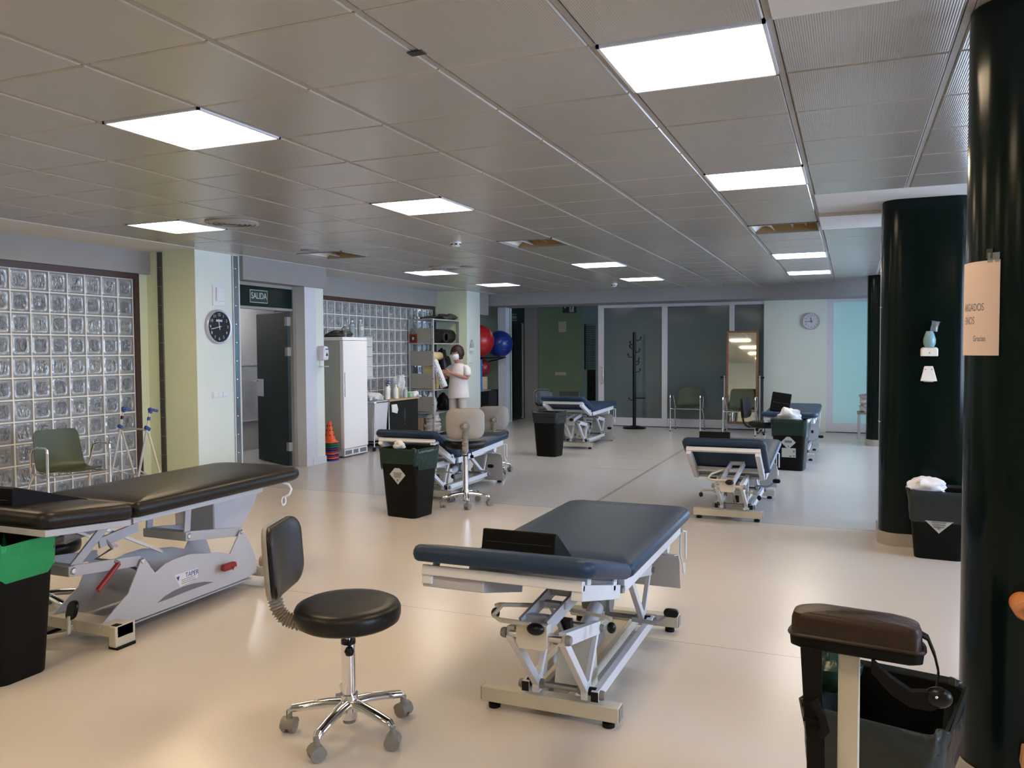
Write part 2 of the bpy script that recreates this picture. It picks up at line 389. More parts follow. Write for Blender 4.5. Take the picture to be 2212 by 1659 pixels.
# ---- lamps
def ceiling_light(j, i, m, label, group='square ceiling lights'):
    x0, x1, y0, y1 = GX(j)+.010, GX(j+1)-.010, GY(i)+.006, GY(i+1)-.006
    cx, cy = (x0+x1)/2, (y0+y1)/2; w, d = (x1-x0)/2, (y1-y0)/2
    t = thing('ceiling_light', label, 'ceiling light', (cx,cy,H), 0, group)
    a = .012
    f = MB()
    for q in ((-w,w,-d,-d+a),(-w,w,d-a,d),(-w,-w+a,-d,d),(w-a,w,-d,d)): f.box(*q, -.006, .05)
    f.build('frame', 'frame_white' if m else 'frame_grey', t)
    if m:
        h = MB(); h.box(-w+.012, w-.012, -d+.012, d-.012, .05, .06)
        for q in ((-w+a,-w+a+.004,-d+a,d-a),(w-a-.004,w-a,-d+a,d-a)): h.box(*q, .012, .05)
        h.build('housing', 'plastic_white', t, smooth=0)
        MB().box(-w+.016, w-.016, -d+.016, d-.016, .022, .027).build('diffuser', m, t, smooth=0)
    else:
        h = MB(); h.box(-w+.012, w-.012, -d+.012, d-.012, .085, .09)
        for q in ((-w+a,-w+a+.004,-d+a,d-a),(w-a-.004,w-a,-d+a,d-a),(-w,w,-d+a,-d+a+.004),(-w,w,d-a-.004,d-a)): h.box(*q, .01, .085)
        h.build('housing', 'amber_reflector', t, smooth=0)
        s = []
        for k in range(9): u = -w+.016 + .17*k/8; s.append((u, .016+.05*sin(pi*k/8)))
        MB().prism([(u,v) for u,v in s]+[(u,v+.003) for u,v in reversed(s)], -d+.02, d-.02, 'y').build('lamp_cover', 'plastic_white', t, label='white curved lamp cover')
        for u in (.05,.17): MB().cyl((u,-d+.05,.05),(u,d-.05,.05),.013,n=12).build('lamp_tube', 'plastic_grey', t)
LB = {(-5,1):'lit square ceiling light nearest on the left, above the black treatment table', (-1,1):'lit square ceiling light nearest of all, at the top right', (-5,5):'lit square ceiling light in the second row, in the middle of the ceiling',
      (-9,5):'lit square ceiling light beside the round vent, above the glass block wall', (-1,5):'lit square ceiling light in the second row, left of the green columns', (-9,13):'lit square ceiling light above the shelf rack and the person in white',
      (-9,17):'lit square ceiling light above the exercise balls', (-5,13):'lit square ceiling light in front of the smoke detector dome by the glass doors', (-5,17):'lit square ceiling light furthest back in the middle, above the coat stand',
      (-1,13):'lit square ceiling light on the right, nearer of the two before the wall clock', (-1,17):'lit square ceiling light on the right, furthest back before the wall clock'}
for (j,i), m in LIT.items(): ceiling_light(j, i, m, LB.get((j,i), 'lit square ceiling light behind the camera'))
for (j,i), l in zip(OFF, ('unlit open ceiling light on the left above the fridge, showing its amber reflector', 'unlit open ceiling light in the middle beside the smoke detector', 'unlit open ceiling light on the right beside the plaster band at the green column')): ceiling_light(j, i, None, l)
def vent(x, y, r, label):
    t = thing('ceiling_vent', label, 'ceiling vent', (x,y,H), 0, 'round ceiling vents')
    MB().lathe([(r*.93,-.001),(r,-.001),(r,-.012),(r*.9,-.018),(r*.88,-.008)]).build('rim', 'rail_grey', t)
    for k, q in enumerate((.84,.66,.48,.30)):
        MB().lathe([(r*q,-.004),(r*(q-.10),-.020),(r*(q-.12),-.018),(r*(q-.03),-.002)]).build('louvre_ring', 'rail_grey', t)
    MB().lathe([(.001,-.001),(r*.93,-.001),(r*.93,-.0005),(.001,-.0005)]).build('backing', 'ceiling_gap', t)
vent(-4.75, 5.40, .215, 'round ceiling vent beside the lit ceiling light, above the wall with the black clock')
vent(-4.86, 9.42, .19, 'round ceiling vent behind the lit light above the shelf rack')
def detector(x, y, label, r=.05):
    t = thing('smoke_detector', label, 'smoke detector', (x,y,H), 0, 'smoke detectors')
    MB().lathe([(.001,0),(r,0),(r,-.012),(.001,-.012)]).build('base', 'plastic_white', t)
    MB().lathe([(.001,-.012),(r*.85,-.012),(r*.85,-.035),(r*.5,-.048),(.001,-.05)]).build('head', 'plastic_white', t)
    mb = MB()
    for k in range(6): a = 2*pi*k/6; mb.bar((r*.86*cos(a-.3),r*.86*sin(a-.3),-.024),(r*.86*cos(a+.3),r*.86*sin(a+.3),-.024),.006,.012)
    mb.build('sensor_slot', 'ink', t)
detector(-3.63, 7.30, 'white smoke detector between the two unlit lights, in the middle of the ceiling', .055)
detector(-3.58, 12.97, 'small white smoke detector far back near the glass doors', .055)
def speaker(x, y, r, label):
    t = thing('ceiling_speaker', label, 'ceiling speaker', (x,y,H), 0, 'small round ceiling speakers')
    MB().lathe([(.001,-.006),(r*.85,-.006),(r,-.002),(r,0),(.001,0)]).build('grille', 'rail_grey', t)
    MB().lathe([(r*.86,-.001),(r*.86,-.009),(r,-.008),(r,-.001)]).build('rim', 'plastic_grey', t)
speaker(-5.33, 7.24, .10, 'small round ceiling speaker beside the unlit light above the fridge')
speaker(-4.55, 9.47, .085, 'small round ceiling speaker just right of the far round vent')
speaker(-3.65, 13.65, .10, 'small round ceiling speaker by the dark beam above the glass doors')
mb = MB().box(-.03,.03,-.02,.02,-.003,0)
o = mb.build('ceiling_clip', 'ink', smooth=0); o.location = (GX(-2)+.0, GY(.66), H-.001); tag(o, 'small dark clip on the ceiling rail near the top of the view', 'clip')

# ---- left wall: glass blocks, columns, beams
def glass_blocks(name, y1, n, z0, rows, ztop, py=.195, pz=.20):
    y0 = y1-n*py
    # the mortar as a lattice, so that light passes through the blocks
    m = MB(); w = .012
    for i in range(n+1): m.box(XW-.07, XW+.000, y0+i*py-w/2, y0+i*py+w/2, ztop-rows*pz, ztop)
    for k in range(rows+1): m.box(XW-.07, XW+.0005, y0, y1, ztop-k*pz-w/2, ztop-k*pz+w/2)
    t = struct(name, m, 'mortar', smooth=0)
    b = MB(); 
    for i in range(n):
        for k in range(rows):
            a0, a1, c0, c1 = y0+i*py+w/2, y0+(i+1)*py-w/2, ztop-(k+1)*pz+w/2, ztop-k*pz-w/2
            e = .012
            R0 = rrect(a0, a1, c0, c1, .004, 2); R1 = rrect(a0+e, a1-e, c0+e, c1-e, .02, 2)
            R2 = rrect(a0+.030, a1-.030, c0+.030, c1-.030, .03, 2); R3 = rrect(a0+.036, a1-.036, c0+.036, c1-.036, .03, 2)
            b.loft([[(XW-.066,u,v) for u,v in R1],[(XW-.060,u,v) for u,v in R0],[(XW-.010,u,v) for u,v in R0],[(XW-.003,u,v) for u,v in R1],[(XW-.004,u,v) for u,v in R2],[(XW-.009,u,v) for u,v in R3]], 'glass_block', True, False)
            b.add([(XW-.009,u,v) for u,v in R3], [tuple(range(len(R3)))], 'glass_block_wave')
    b.build('glass_blocks', 'glass_block', t, smooth=40)
    f = MB(); f.box(XW-.07, XW+.02, y0-.02, y1+.065, ztop, ztop+.06); f.box(XW-.07, XW+.02, y1, y1+.065, 0, ztop)
    f.build('window_frame', 'brown_frame', t, smooth=0)
    return t
glass_blocks('window_1', 6.44, 20, .2, 11, 2.223)
glass_blocks('window_2', 13.12, 22, .6, 8, 2.19, .19, .195)
mb = MB().box(XW-.25, XW, YB, 2.54, 0, H)
struct('wall_left', mb, 'paint_green', smooth=0)
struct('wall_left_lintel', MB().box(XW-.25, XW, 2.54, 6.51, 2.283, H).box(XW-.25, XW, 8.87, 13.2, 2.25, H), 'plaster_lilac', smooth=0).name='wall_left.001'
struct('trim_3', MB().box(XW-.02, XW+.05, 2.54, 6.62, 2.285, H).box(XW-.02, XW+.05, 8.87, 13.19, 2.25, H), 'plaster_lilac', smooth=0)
# column A
struct('wall_column', MB().box(XW-.25, -6.33, 6.626, 7.30, 0, H).box(XW-.25, XW+.0, 6.505, 6.63, 0, H), 'paint_green', smooth=0).name = 'wall_left.002'
struct('m', MB().box(-6.334, -6.329, 6.628, 7.298, 0, H), 'paint_mint_and_lit_green', smooth=0).name = 'wall_left.003'  # cooler daylight on this column side, put in as a mint-coloured sheet
# sill wall below second glass blocks
struct('m', MB().box(XW-.25, XW, 8.8, 13.2, 0, .632), 'beam_grey', smooth=0).name = 'wall_left.004'
def joint_strip(y_or_x, face, label):
    t = thing('joint_cover_strip', label, 'metal strip', (0,0,0), 0, 'metal expansion joint covers')
    if face == 'x':
        y = y_or_x; MB().box(-6.328,-6.318,y-.045,y+.045,0,H-.01).build('strip', 'strip_metal', t, bevel=.003)
        [MB().lathe([(.001,.006),(.006,.005),(.009,0)], (-6.318,y,.12+k*.205), (1,0,0), 10).build('screw', 'chrome', t) for k in range(12)]
        for q in (y-.045,y+.045): MB().box(-6.320,-6.312,q-.005,q+.005,0,H-.01).build('edge_profile', 'frame_white', t)
    else:
        x = y_or_x; MB().box(x-.033,x+.033,6.612,6.627,0,H-.01).build('strip', 'strip_shade', t, bevel=.003)
        for k in range(12): MB().box(x-.03,x+.03,6.609,6.613,.15+k*.2,.156+k*.2).build('cross_clip', 'frame_grey', t)
joint_strip(7.222, 'x', 'shiny metal joint strip with screws, right of the black wall clock')
joint_strip(-6.805, 'y', 'dark metal joint strip in the corner beside the glass block wall')
# ---- door 1 (SALIDA)
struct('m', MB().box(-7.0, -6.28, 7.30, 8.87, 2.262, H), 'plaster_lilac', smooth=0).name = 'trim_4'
d = struct('door_1', MB().box(-6.56, -6.47, 7.30, 7.36, 0, 2.262).box(-6.56, -6.47, 8.42, 8.48, 0, 2.262).box(-6.555,-6.475,7.36,8.42,2.225,2.262), 'frame_grey', smooth=0)
MB().box(-6.53, -6.49, 7.36, 8.42, 1.985, 2.225).build('transom', 'transom_green', d, smooth=0, label='dark green panel over the door opening')
MB().box(-6.55, -6.48, 7.36, 8.42, 1.955, 1.985).build('head_rail', 'frame_grey', d, smooth=0)
leaf = MB().box(0, .04, -.90, 0, .01, 1.95)
lf = leaf.build('door_leaf', 'door_green', d, bevel=.003, label='dark green door leaf standing open')
lf.matrix_local = T((-6.52, 8.42, 0)) @ RZ(R(-116))
hp = MB().box(.041,.046,-.89,-.70,.86,1.09); o = hp.build('handle_plate', 'steel', lf, bevel=.002)
o = MB().tube([(.046,-.83,1.06),(.085,-.83,1.06),(.09,-.84,1.06),(.09,-.96,1.06)],.010).build('door_handle', 'chrome', lf)
for z in (.25, 1.45, 1.83): MB().box(.038,.046,-.055,.005,z-.055,z+.055).box(-.01,.046,-.0,.012,z-.055,z+.055).build('hinge', 'frame_grey', lf)
struct('m', MB().box(-6.48, -6.33, 8.47, 8.70, 0, 2.262), 'frame_white', smooth=0).name = 'trim_5'
struct('m', MB().box(-6.98, -6.335, 8.70, 8.868, 0, 2.262), 'paint_mint_and_lit_green', smooth=0).name = 'wall_left.005'
struct('m', MB().box(-6.334, -6.325, 8.60, 8.88, 0, .09).box(-6.7, -6.335, 8.868, 8.876, 0, .09), 'frame_white', smooth=0).name = 'baseboard_left'
t = thing('exit_sign', 'dark green exit sign reading SALIDA above the open door', 'sign', (-6.488, 7.80, 2.105))
MB().box(0,.006,-.155,.155,-.075,.075).build('plate','sign_white',t)
MB().box(.005,.008,-.148,.148,-.068,.068).build('face','sign_green',t)
text('SALIDA', .105, 'lettering', 'sign_white', t, onX(.0085,0,.003), sx=.80)
# corridor behind the door
struct('m', MB().box(-8.3,-8.2,5.2,12.5,0,H).box(-8.3,-7.05,12.4,12.5,0,H).box(-8.3,-7.3,5.0,5.2,0,H), 'paint_corridor', smooth=0).name = 'wall_corridor'
struct('m', MB().box(-9.6,-9.5,YB,18,0,H).box(-9.6,-7.3,YB-.1,YB,0,H), 'paint_corridor', smooth=0).name='wall_corridor.001'
t = thing('poster', 'large grey picture hanging on the corridor wall seen through the open door', 'picture', (-8.185, 9.35, 0))
MB().box(0,.012,-.42,.42,.45,1.25).build('panel','picture_grey',t,smooth=0)
f = MB()
for q in ((-.44,.44,.43,.45),(-.44,.44,1.25,1.27),(-.44,-.42,.43,1.27),(.42,.44,.43,1.27)): f.box(0,.02,*q)
f.build('frame','frame_white',t,smooth=0)
t = thing('corridor_fill_light', 'unseen lamp added to light the corridor behind the glass blocks', 'ceiling light', (-7.65, 8.9, H-.02), 0, 'added corridor lamps')  # unseen lamp, added to brighten the corridor and the glass blocks
MB().box(-.15,.15,-.3,.3,0,.02).build('frame','frame_white',t); MB().box(-.13,.13,-.28,.28,-.006,0).build('diffuser','lamp_corridor_fill',t)
dup(t, (-7.65, 4.9, H-.02))
t = thing('floor_sign', 'flat red and white marker lying on the floor just inside the doorway', 'sign', (-6.93, 8.22, .0))
t.location = (-7.02, 8.05, 0)
MB().lathe([(.001,0),(.13,0),(.13,.006),(.001,.008)]).build('base','plastic_red',t); MB().prism([(-.03,-.05),(.05,0),(-.03,.05)],.008,.0095).build('arrow','sign_white',t)
# clock with black face
def wall_clock(name, label, M, r, face, ink, hh, mm, group, brand=False):
    t = thing(name, label, 'clock', (0,0,0), 0, group); t.matrix_local = M
    MB().lathe([(.001,0),(r,0),(r,.028),(r*.96,.036),(r*.90,.034),(r*.885,.024),(.001,.024)], n=48).build('rim','clock_rim',t)
    MB().lathe([(.001,.0245),(r*.885,.0245),(r*.885,.0255),(.001,.0255)], n=48).build('dial',face,t)
    for k in range(1,13):
        a = pi/2-2*pi*k/12; text(str(k), r*.24, 'numeral', ink, t, T((r*.70*cos(a), r*.70*sin(a), .0258)), ext=.0002)
    def hand(a, l, w, nm):
        d = Vector((cos(a), sin(a), 0)); MB().bar(-d*.03+Vector((0,0,.029)), d*l+Vector((0,0,.029)), w, .0015).build(nm, ink, t)
    hand(pi/2-2*pi*(hh+mm/60)/12, r*.45, .010, 'hour_hand'); hand(pi/2-2*pi*mm/60, r*.68, .007, 'minute_hand')
    MB().cyl((0,0,.026),(0,0,.032),.008).build('hub', ink, t)
    if brand: MB().box(-r*.25,r*.25,r*.30,r*.42,.0256,.0262).build('emblem','clock_rim',t)
    return t
wall_clock('wall_clock', 'round wall clock with a black face, on the cooler-lit side of the near column', onX(-6.325,6.933,1.722), .185, 'clock_face_black', 'sign_white', 11, 43, None, True)
t = thing('wall_box', 'small white thermostat panel above the black clock', 'wall panel', (-6.329, 6.955, 2.06))
MB().box(0,.012,-.085,.085,-.11,.11).build('back_plate','plastic_white',t,bevel=.003); MB().box(.012,.03,-.045,.075,-.06,.085).build('cover','plastic_white',t,bevel=.004)
t = thing('light_switch', 'white triple light switch below the black clock', 'light switch', (-6.329, 6.95, .99))
MB().box(0,.008,-.115,.115,-.035,.035).build('plate','plastic_white',t,bevel=.002)
for k in (-1,0,1): MB().box(.008,.014,-.032+k*.072,.032+k*.072,-.026,.026).build('rocker','plastic_white',t,bevel=.003)
# soap dispenser on the post
def dispenser(M, label, name='soap_dispenser'):
    t = thing(name, label, 'dispenser'); t.matrix_local = M   # local: x right, y up, z out
    prof = [(rrect4(-.058,.058,-.085,.10,[.03,.03,.02,.02]),0.),(rrect4(-.062,.062,-.088,.104,[.04,.04,.025,.025]),.05),(rrect4(-.055,.055,-.08,.096,[.04,.04,.03,.03]),.09),(rrect4(-.035,.035,-.06,.075,[.03,.03,.03,.03]),.105)]
    MB().loft([[(u,v,z) for u,v in p] for p,z in prof]).build('body','plastic_white',t)
    MB().prism([(-.022,-.028),(.022,-.028),(.018,-.005),(0,.018),(-.018,-.005)],.10,.107).build('window','ink',t)
    MB().prism([(-.03,.052),(.03,.052),(.03,.066),(-.03,.066)],.10,.1075).build('logo','ink_blue',t)
    MB().box(-.018,.018,-.155,-.085,.0,.012).build('bracket','plastic_white',t)
    MB().loft([[(u,-.165+.0*z,z) for u,z in rrect(-.045,.045,.0,.11,.02)],[(u,-.158,z) for u,z in rrect(-.05,.05,.0,.115,.02)]]).build('drip_tray','plastic_white',t)
dispenser(onX(-6.335,8.785,1.42), 'white automatic soap dispenser with drip tray on the post beside the fridge')
# ---- column B (further left), alcove
struct('m', MB().box(XW-.25, -6.36, 13.2, 13.76, 0, H), 'paint_green', smooth=0).name = 'wall_left.006'
struct('m', MB().box(-6.364, -6.355, 13.202, 13.758, 0, H), 'paint_mint_and_lit_green', smooth=0).name = 'wall_left.007'  # this side's cooler light is painted on as a mint sheet too
struct('m', MB().box(-7.6, -7.35, 13.7, 15.6, 0, H).box(-7.5,-6.36,15.2,15.30,0,H) , 'paint_alcove', smooth=0).name = 'wall_left.008'
struct('m', MB().box(-7.4, -6.40, 13.77, 14.25, 2.12, H), 'plaster_lilac', smooth=0).name = 'trim_6'
# post c3, dark door 2
struct('m', MB().box(-6.50, -6.33, 14.92, 15.08, 0, 2.34).box(-6.50,-6.36,15.08,15.22,0,2.34), 'frame_white', smooth=0).name = 'trim_7'
d = struct('door_2', MB().box(-6.50,-6.44,15.22,16.28,0,2.40), 'door_green', smooth=0)
MB().box(-6.47,-6.425,15.55,16.0,.05,2.0).build('door_leaf','door_black',d,smooth=0)
MB().box(-6.44,-6.41,16.0,16.07,.02,2.02).build('door_jamb','frame_grey',d,smooth=0)
for z in (.3,1.7,1.9): MB().box(-6.43,-6.405,15.985,16.03,z-.05,z+.05).build('hinge','steel_dark',d)
t = thing('exit_sign', 'small dim exit sign above the far dark doorway', 'sign', (-6.438, 15.62, 2.13))
MB().box(0,.005,-.13,.13,-.07,.07).build('plate','frame_grey',t); MB().box(.005,.007,-.12,.12,-.06,.06).build('face','sign_green',t)
text('SALIDA', .08, 'lettering', 'frame_grey', t, onX(.0075,0,0), sx=.8)
# corridor corner at the back
struct('m', MB().box(-6.45,-6.14,16.2,16.35,0,H), 'frame_grey', smooth=0).name = 'trim_8'
struct('m', MB().box(-6.15,-5.18,16.3,16.5,0,H).box(-7.6,-6.44,16.28,16.5,0,H), 'paint_green_shaded', smooth=0).name = 'wall_back'
struct('m', MB().box(-5.18,-4.3,16.3,16.5,0,H), 'paint_blue', smooth=0).name = 'wall_back.001'  # blue-green part of the same wall, corridor shade likewise in its colour
struct('m', MB().box(-4.50,-4.44,15.12,16.3,0,H), 'paint_blue', smooth=0).name = 'wall_back.002'
struct('m', MB().box(-5.07,-4.85,16.27,16.3,0,1.04), 'door_black', smooth=0).name='door_3'
t = thing('emergency_exit_sign', 'dark emergency exit sign with a pale running figure, high on the far green wall', 'sign', (-5.46,16.29,2.31))
MB().box(-.15,.15,0,.006,-.08,.08).build('plate','sign_green',t)
mb = MB(); mb.box(.0,.10,-.003,0,-.065,.065); mb.build('doorway_symbol','sign_white',t)
mb = MB(); mb.cyl((.055,-.005,.045),(.055,-.0035,.045),.012); mb.bar((.05,-.004,.03),(.04,-.004,-.01),.018,.002); mb.bar((.04,-.004,-.01),(.07,-.004,-.055),.010,.002); mb.bar((.04,-.004,-.01),(.01,-.004,-.05),.010,.002); mb.bar((.05,-.004,.025),(.085,-.004,.0),.008,.002)
mb.build('running_figure','sign_green',t); MB().prism([(-.12,0.03),(-.08,.055),(-.08,.005)],-.004,-.001,'y').build('arrow','sign_white',t)
t = thing('wall_rack', 'black wire rack of many thin rails hanging on the far wall beside the glass doors', 'rack', (-4.98,16.28,0))
MB().tube([(-.14,0,1.04),(-.14,0,1.98),(.13,0,1.98),(.13,0,1.04)],.014,closed=True,n=8).build('frame','plastic_black',t)
for k in range(22): MB().cyl((-.13,-.004,1.08+k*.041),(.12,-.004,1.08+k*.041),.006,n=6).build('rail','plastic_black',t)
t = thing('notice_sheet', 'pale sheet of paper pinned on the far green wall under the exit sign', 'notice', (-5.62,16.297,1.94)); MB().box(-.085,.085,-.003,0,-.11,.11).build('sheet','paint_corridor',t); MB().box(-.02,.02,-.006,-.003,.09,.10).build('pin','ink_grey',t)
t = thing('light_switch', 'pale light switch plate low on the far green wall', 'light switch', (-5.66,16.295,.95)); MB().box(-.12,.12,-.008,.004,-.035,.035).build('plate','paint_corridor',t,bevel=.002)
for k in (-1,0,1): MB().box(-.035+k*.075,.035+k*.075,-.013,-.008,-.025,.025).build('rocker','paint_corridor',t,bevel=.002)

# ---- far side: beam, glass sliding doors, mint wall
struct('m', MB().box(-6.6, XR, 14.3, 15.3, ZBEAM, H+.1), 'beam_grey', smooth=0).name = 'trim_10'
def sliding_door(name, x0, x1, stiles, film, z1, y=15.1, handle=False):
    d = MB(); zb = .165
    d.box(x0+.001,x1-.001,y-.0185,y+.0285,z1-.055,z1-.001); d.box(x0+.001,x1-.001,y-.0185,y+.0285,.013,zb)
    for s0, s1 in stiles: d.box(s0,s1,y-.02,y+.03,.012,z1)
    o = struct(name, d, 'frame_white', smooth=0)
    xs = sorted(stiles)
    for (a0,a1),(b0,b1) in zip(xs[:-1],xs[1:]): MB().box(a1,b0,y-.004,y+.010,zb,z1-.055).build('pane', film, o, smooth=0)
    MB().box(x0,x1,y-.03,y+.04,0,.012).build('floor_track','doorsill',o,smooth=0)
    if handle:
        x = x0+.055; MB().tube([(x,y-.02,.80),(x+.02,y-.07,.80),(x+.05,y-.07,.83),(x+.05,y-.07,1.09),(x+.02,y-.07,1.12),(x,y-.02,1.12)],.012).build('door_handle','steel',o)
    return o
sliding_door('door_4', -4.475, -3.15, [(-4.475,-4.365),(-3.25,-3.15)], 'film_dark', ZBEAM, handle=True)
sliding_door('door_5', -3.15, -1.43, [(-3.15,-3.149),(-2.03,-1.94),(-1.431,-1.43)], 'film_dark', ZBEAM, y=15.12)
sliding_door('door_6', -.39, 1.6, [(-.39,-.28),(1.5,1.6)], 'film_light', ZBEAM, y=15.12)
struct('m', MB().box(-1.43,-.42,15.08,15.3,0,ZBEAM+.02).box(-.47,-.39,15.10,15.3,0,ZBEAM), 'paint_mint_and_lit_green', smooth=0).name = 'wall_far'
struct('m', MB().box(1.6,1.75,15.08,15.3,0,H).box(1.75,XR,15.08,15.3,0,.3).box(1.75,XR,15.08,15.3,2.3,H), 'paint_mint_and_lit_green', smooth=0).name = 'wall_far.001'
struct('m', MB().box(-4.6,1.7,15.32,15.45,0,H), 'paint_blue', smooth=0).name = 'wall_far.002'
struct('m', MB().box(-1.425,-.47,15.068,15.08,0,.07), 'frame_white', smooth=0).name = 'baseboard_far'
wall_clock('wall_clock', 'round wall clock with a pale face, on the mint wall between the glass doors', onYn(-.642,15.075,1.922), .145, 'clock_face_white', 'ink', 11, 44, None)
# ---- right side: windows with daylight, wall behind the camera
ys = [YB, .6, 2.6, 4.2, 6.4, 7.4, 10.2, 10.6, 13.4, 15.1]
w = MB(); w.box(XR, XR+.2, YB, YF+.2, 0, .85); w.box(XR, XR+.2, YB, YF+.2, 2.35, H+.1)
for a, b in ((YB,.6),(2.6,4.2),(6.4,7.4),(10.2,10.6),(13.4,15.3)): w.box(XR, XR+.2, a, b, .85, 2.35)
struct('wall_right', w, 'paint_mint_and_lit_green', smooth=0)
f = MB()
for q in ((1.75,XR,.3,.36),(1.75,XR,2.24,2.3),(1.75,1.80,.3,2.3),(XR-.05,XR,.3,2.3),(2.55,2.61,.3,2.3)): f.box(q[0],q[1],15.16,15.22,q[2],q[3])
o = struct('window_7', f, 'frame_white', smooth=0)  # out-of-view window, added for the blue reflection on the middle column
MB().box(1.78,XR-.02,15.185,15.195,.34,2.26).build('pane','glass_window',o,smooth=0)
li = bpy.data.lights.new('sky_portal','AREA'); li.shape = 'RECTANGLE'; li.size = 1.65; li.size_y = 2.0; li.cycles.is_portal = True
lo = bpy.data.objects.new('sky_portal', li); C.objects.link(lo); lo.location = (2.57,15.4,1.3); lo.rotation_euler = (R(-90), 0, 0)
for k, (a, b) in enumerate(((.6,2.6),(4.2,6.4),(7.4,10.2),(10.6,13.4))):
    f = MB()
    for q in ((a,b,.85,.91),(a,b,2.29,2.35),(a,a+.05,.85,2.35),(b-.05,b,.85,2.35),((a+b)/2-.03,(a+b)/2+.03,.85,2.35)): f.box(XR+.06,XR+.12,q[0],q[1],q[2],q[3])
    o = struct('window_%d'%(k+3), f, 'frame_white', smooth=0)
    MB().box(XR+.085,XR+.095,a+.04,b-.04,.90,2.30).build('pane','glass_window',o,smooth=0)
    li = bpy.data.lights.new('sky_portal','AREA'); li.shape = 'RECTANGLE'; li.size = 1.5; li.size_y = b-a; li.cycles.is_portal = True
    lo = bpy.data.objects.new('sky_portal', li); C.objects.link(lo); lo.location = (XR+.25,(a+b)/2,1.6); lo.rotation_euler = (0, R(90), 0)
struct('wall_near', MB().box(-9.6, XR+.2, YB-.2, YB, 0, H+.1), 'paint_mint_and_lit_green', smooth=0)
# ---- round-cornered dark green columns
def column(name, x0, x1, y0, y1, r, label):
    t = thing(name, label, 'column', (0,0,0), 0, 'dark green round-cornered columns')
    p = rrect(x0, x1, y0, y1, r, 10)
    MB().prism(p, .0, H-.002).build('casing','column_green',t,smooth=50)
    q = rrect(x0-.012, x1+.012, y0-.012, y1+.012, r+.012, 10)
    MB().prism(q, 0, .095).build('skirting','skirting',t,smooth=50)
    return t
column('column', .205, .80, 6.54, 7.10, .13, 'dark green column in the middle, with the hand gel dispenser on it')
column('column', .22, .80, 13.15, 13.72, .13, 'dark green column furthest back, beside the far glass door')
c1 = column('column', .345, .96, 2.90, 3.202, .15, 'dark green column nearest the camera at the right edge, with the pink notice')
t = thing('joint_cover_strip', 'pale metal edge strip running up the left side of the middle dark column', 'metal strip'); MB().box(.198,.206,6.66,6.72,.1,H-.01).build('strip','strip_metal',t,bevel=.002)
for z in (.9,1.75): MB().box(.196,.207,6.655,6.725,z,z+.006).build('joint','frame_white',t)
# gel dispenser & tray on column 2
t = thing('gel_dispenser', 'white hand gel holder with a blue gel bottle upside down, on the middle dark column', 'dispenser'); t.matrix_local = onYn(.515,6.54,1.42)
MB().loft([[(u,v,z) for u,v in rrect4(-.055,.055,-.03,.035,[.02,.02,.006,.006])] for z in (0,.045)]+[[(u,v,.055) for u,v in rrect4(-.048,.048,-.026,.028,[.02,.02,.006,.006])]]).build('holder','bottle_white',t)
prof = [(.001,.034),(.030,.036),(.040,.06),(.041,.09),(.030,.13),(.022,.15)]
MB().lathe([(r*1.0,h) for r,h in prof]+[(.001,.15)], (0,0,.03), (0,1,0)).build('gel_bottle','gel_blue',t)
MB().lathe([(.001,.148),(.024,.150),(.022,.19),(.026,.215),(.032,.222),(.001,.224)], (0,0,.03), (.18,1,0)).build('bottle_base','clear_plastic',t)
text('A', .018, 'mark', 'ink_grey', t, T((.0,-.006,.0555)))
t = thing('drip_tray', 'small white trapezoid drip tray below the gel bottle on the middle dark column', 'tray'); t.matrix_local = onYn(.513,6.54,1.262)
MB().prism([(-.052,-.05),(.056,-.05),(.028,.058),(-.028,.058)],0,.02).build('plate','bottle_white',t,bevel=.004)
MB().lathe([(.001,-.056),(.030,-.054),(.040,-.046),(.040,-.044),(.001,-.044)],(0,0,.03),(0,1,0)).build('cup','bottle_white',t)
for u in (-.02,.02): MB().lathe([(.004,0),(.003,.002),(.001,.002)],(u,.035,.02),(0,0,1),8).build('screw','ink_grey',t)
# notice wrapped round the near column corner
t = thing('pink_notice', 'pale pink laminated notice wrapped round the near dark column', 'notice')
cxc, cyc, rr = .495, 3.05, .153
def wrap(s):   # arc length s measured from where the corner meets the front face, negative = round the corner
    if s >= 0: return (cxc+s, cyc-rr)
    a = -pi/2 + s/rr
    return (cxc+rr*cos(a), cyc+rr*sin(a))

def wrapped(mb_or_me, z, lift):
    for v in mb_or_me.vertices:
        u, w = v.co.x, v.co.y
        a = -pi/2 + u/rr; k = rr + lift + max(0, v.co.z)
        v.co = (cxc+k*cos(a), cyc+k*sin(a), z+w)
mb = MB(); n = 24
vs = [(-.285+.21*i/n, y, zz) for zz in (0,.001) for y in (0,.297) for i in range(n+1)]
fs = []
for i in range(n):
    fs += [(i,i+1,n+2+i,n+1+i),(2*n+2+i,3*n+3+i,3*n+4+i,2*n+3+i),(i,2*n+2+i,2*n+3+i,i+1),(n+1+i,n+2+i,3*n+4+i,3*n+3+i)]
mb.add(vs, fs); o = mb.build('sheet','paper_pink',t); wrapped(o.data, 1.425, 0)
for body, s0, z, h in (('ARGADOS',-.172,1.577,.034),('ENOS',-.186,1.535,.034),('Gracias',-.140,1.478,.026)):
    o = text(body, h, 'lettering', 'ink_grey', t, T((s0,0,0)), ext=.0002, sx=.62); wrapped(o.data, z, .0013)
o = MB().box(-.018,.018,0,.03,0,.001).build('tape','clear_plastic',t); wrapped(o.data, 1.715, .001)
for v in o.data.vertices: v.co = Matrix.Rotation(-.62,4,'Z') @ (v.co-Vector((cxc,cyc,0))) + Vector((cxc,cyc,0))
t = thing('tape_scrap', 'scrap of dark tape stuck on the near column just above the pink notice', 'tape')
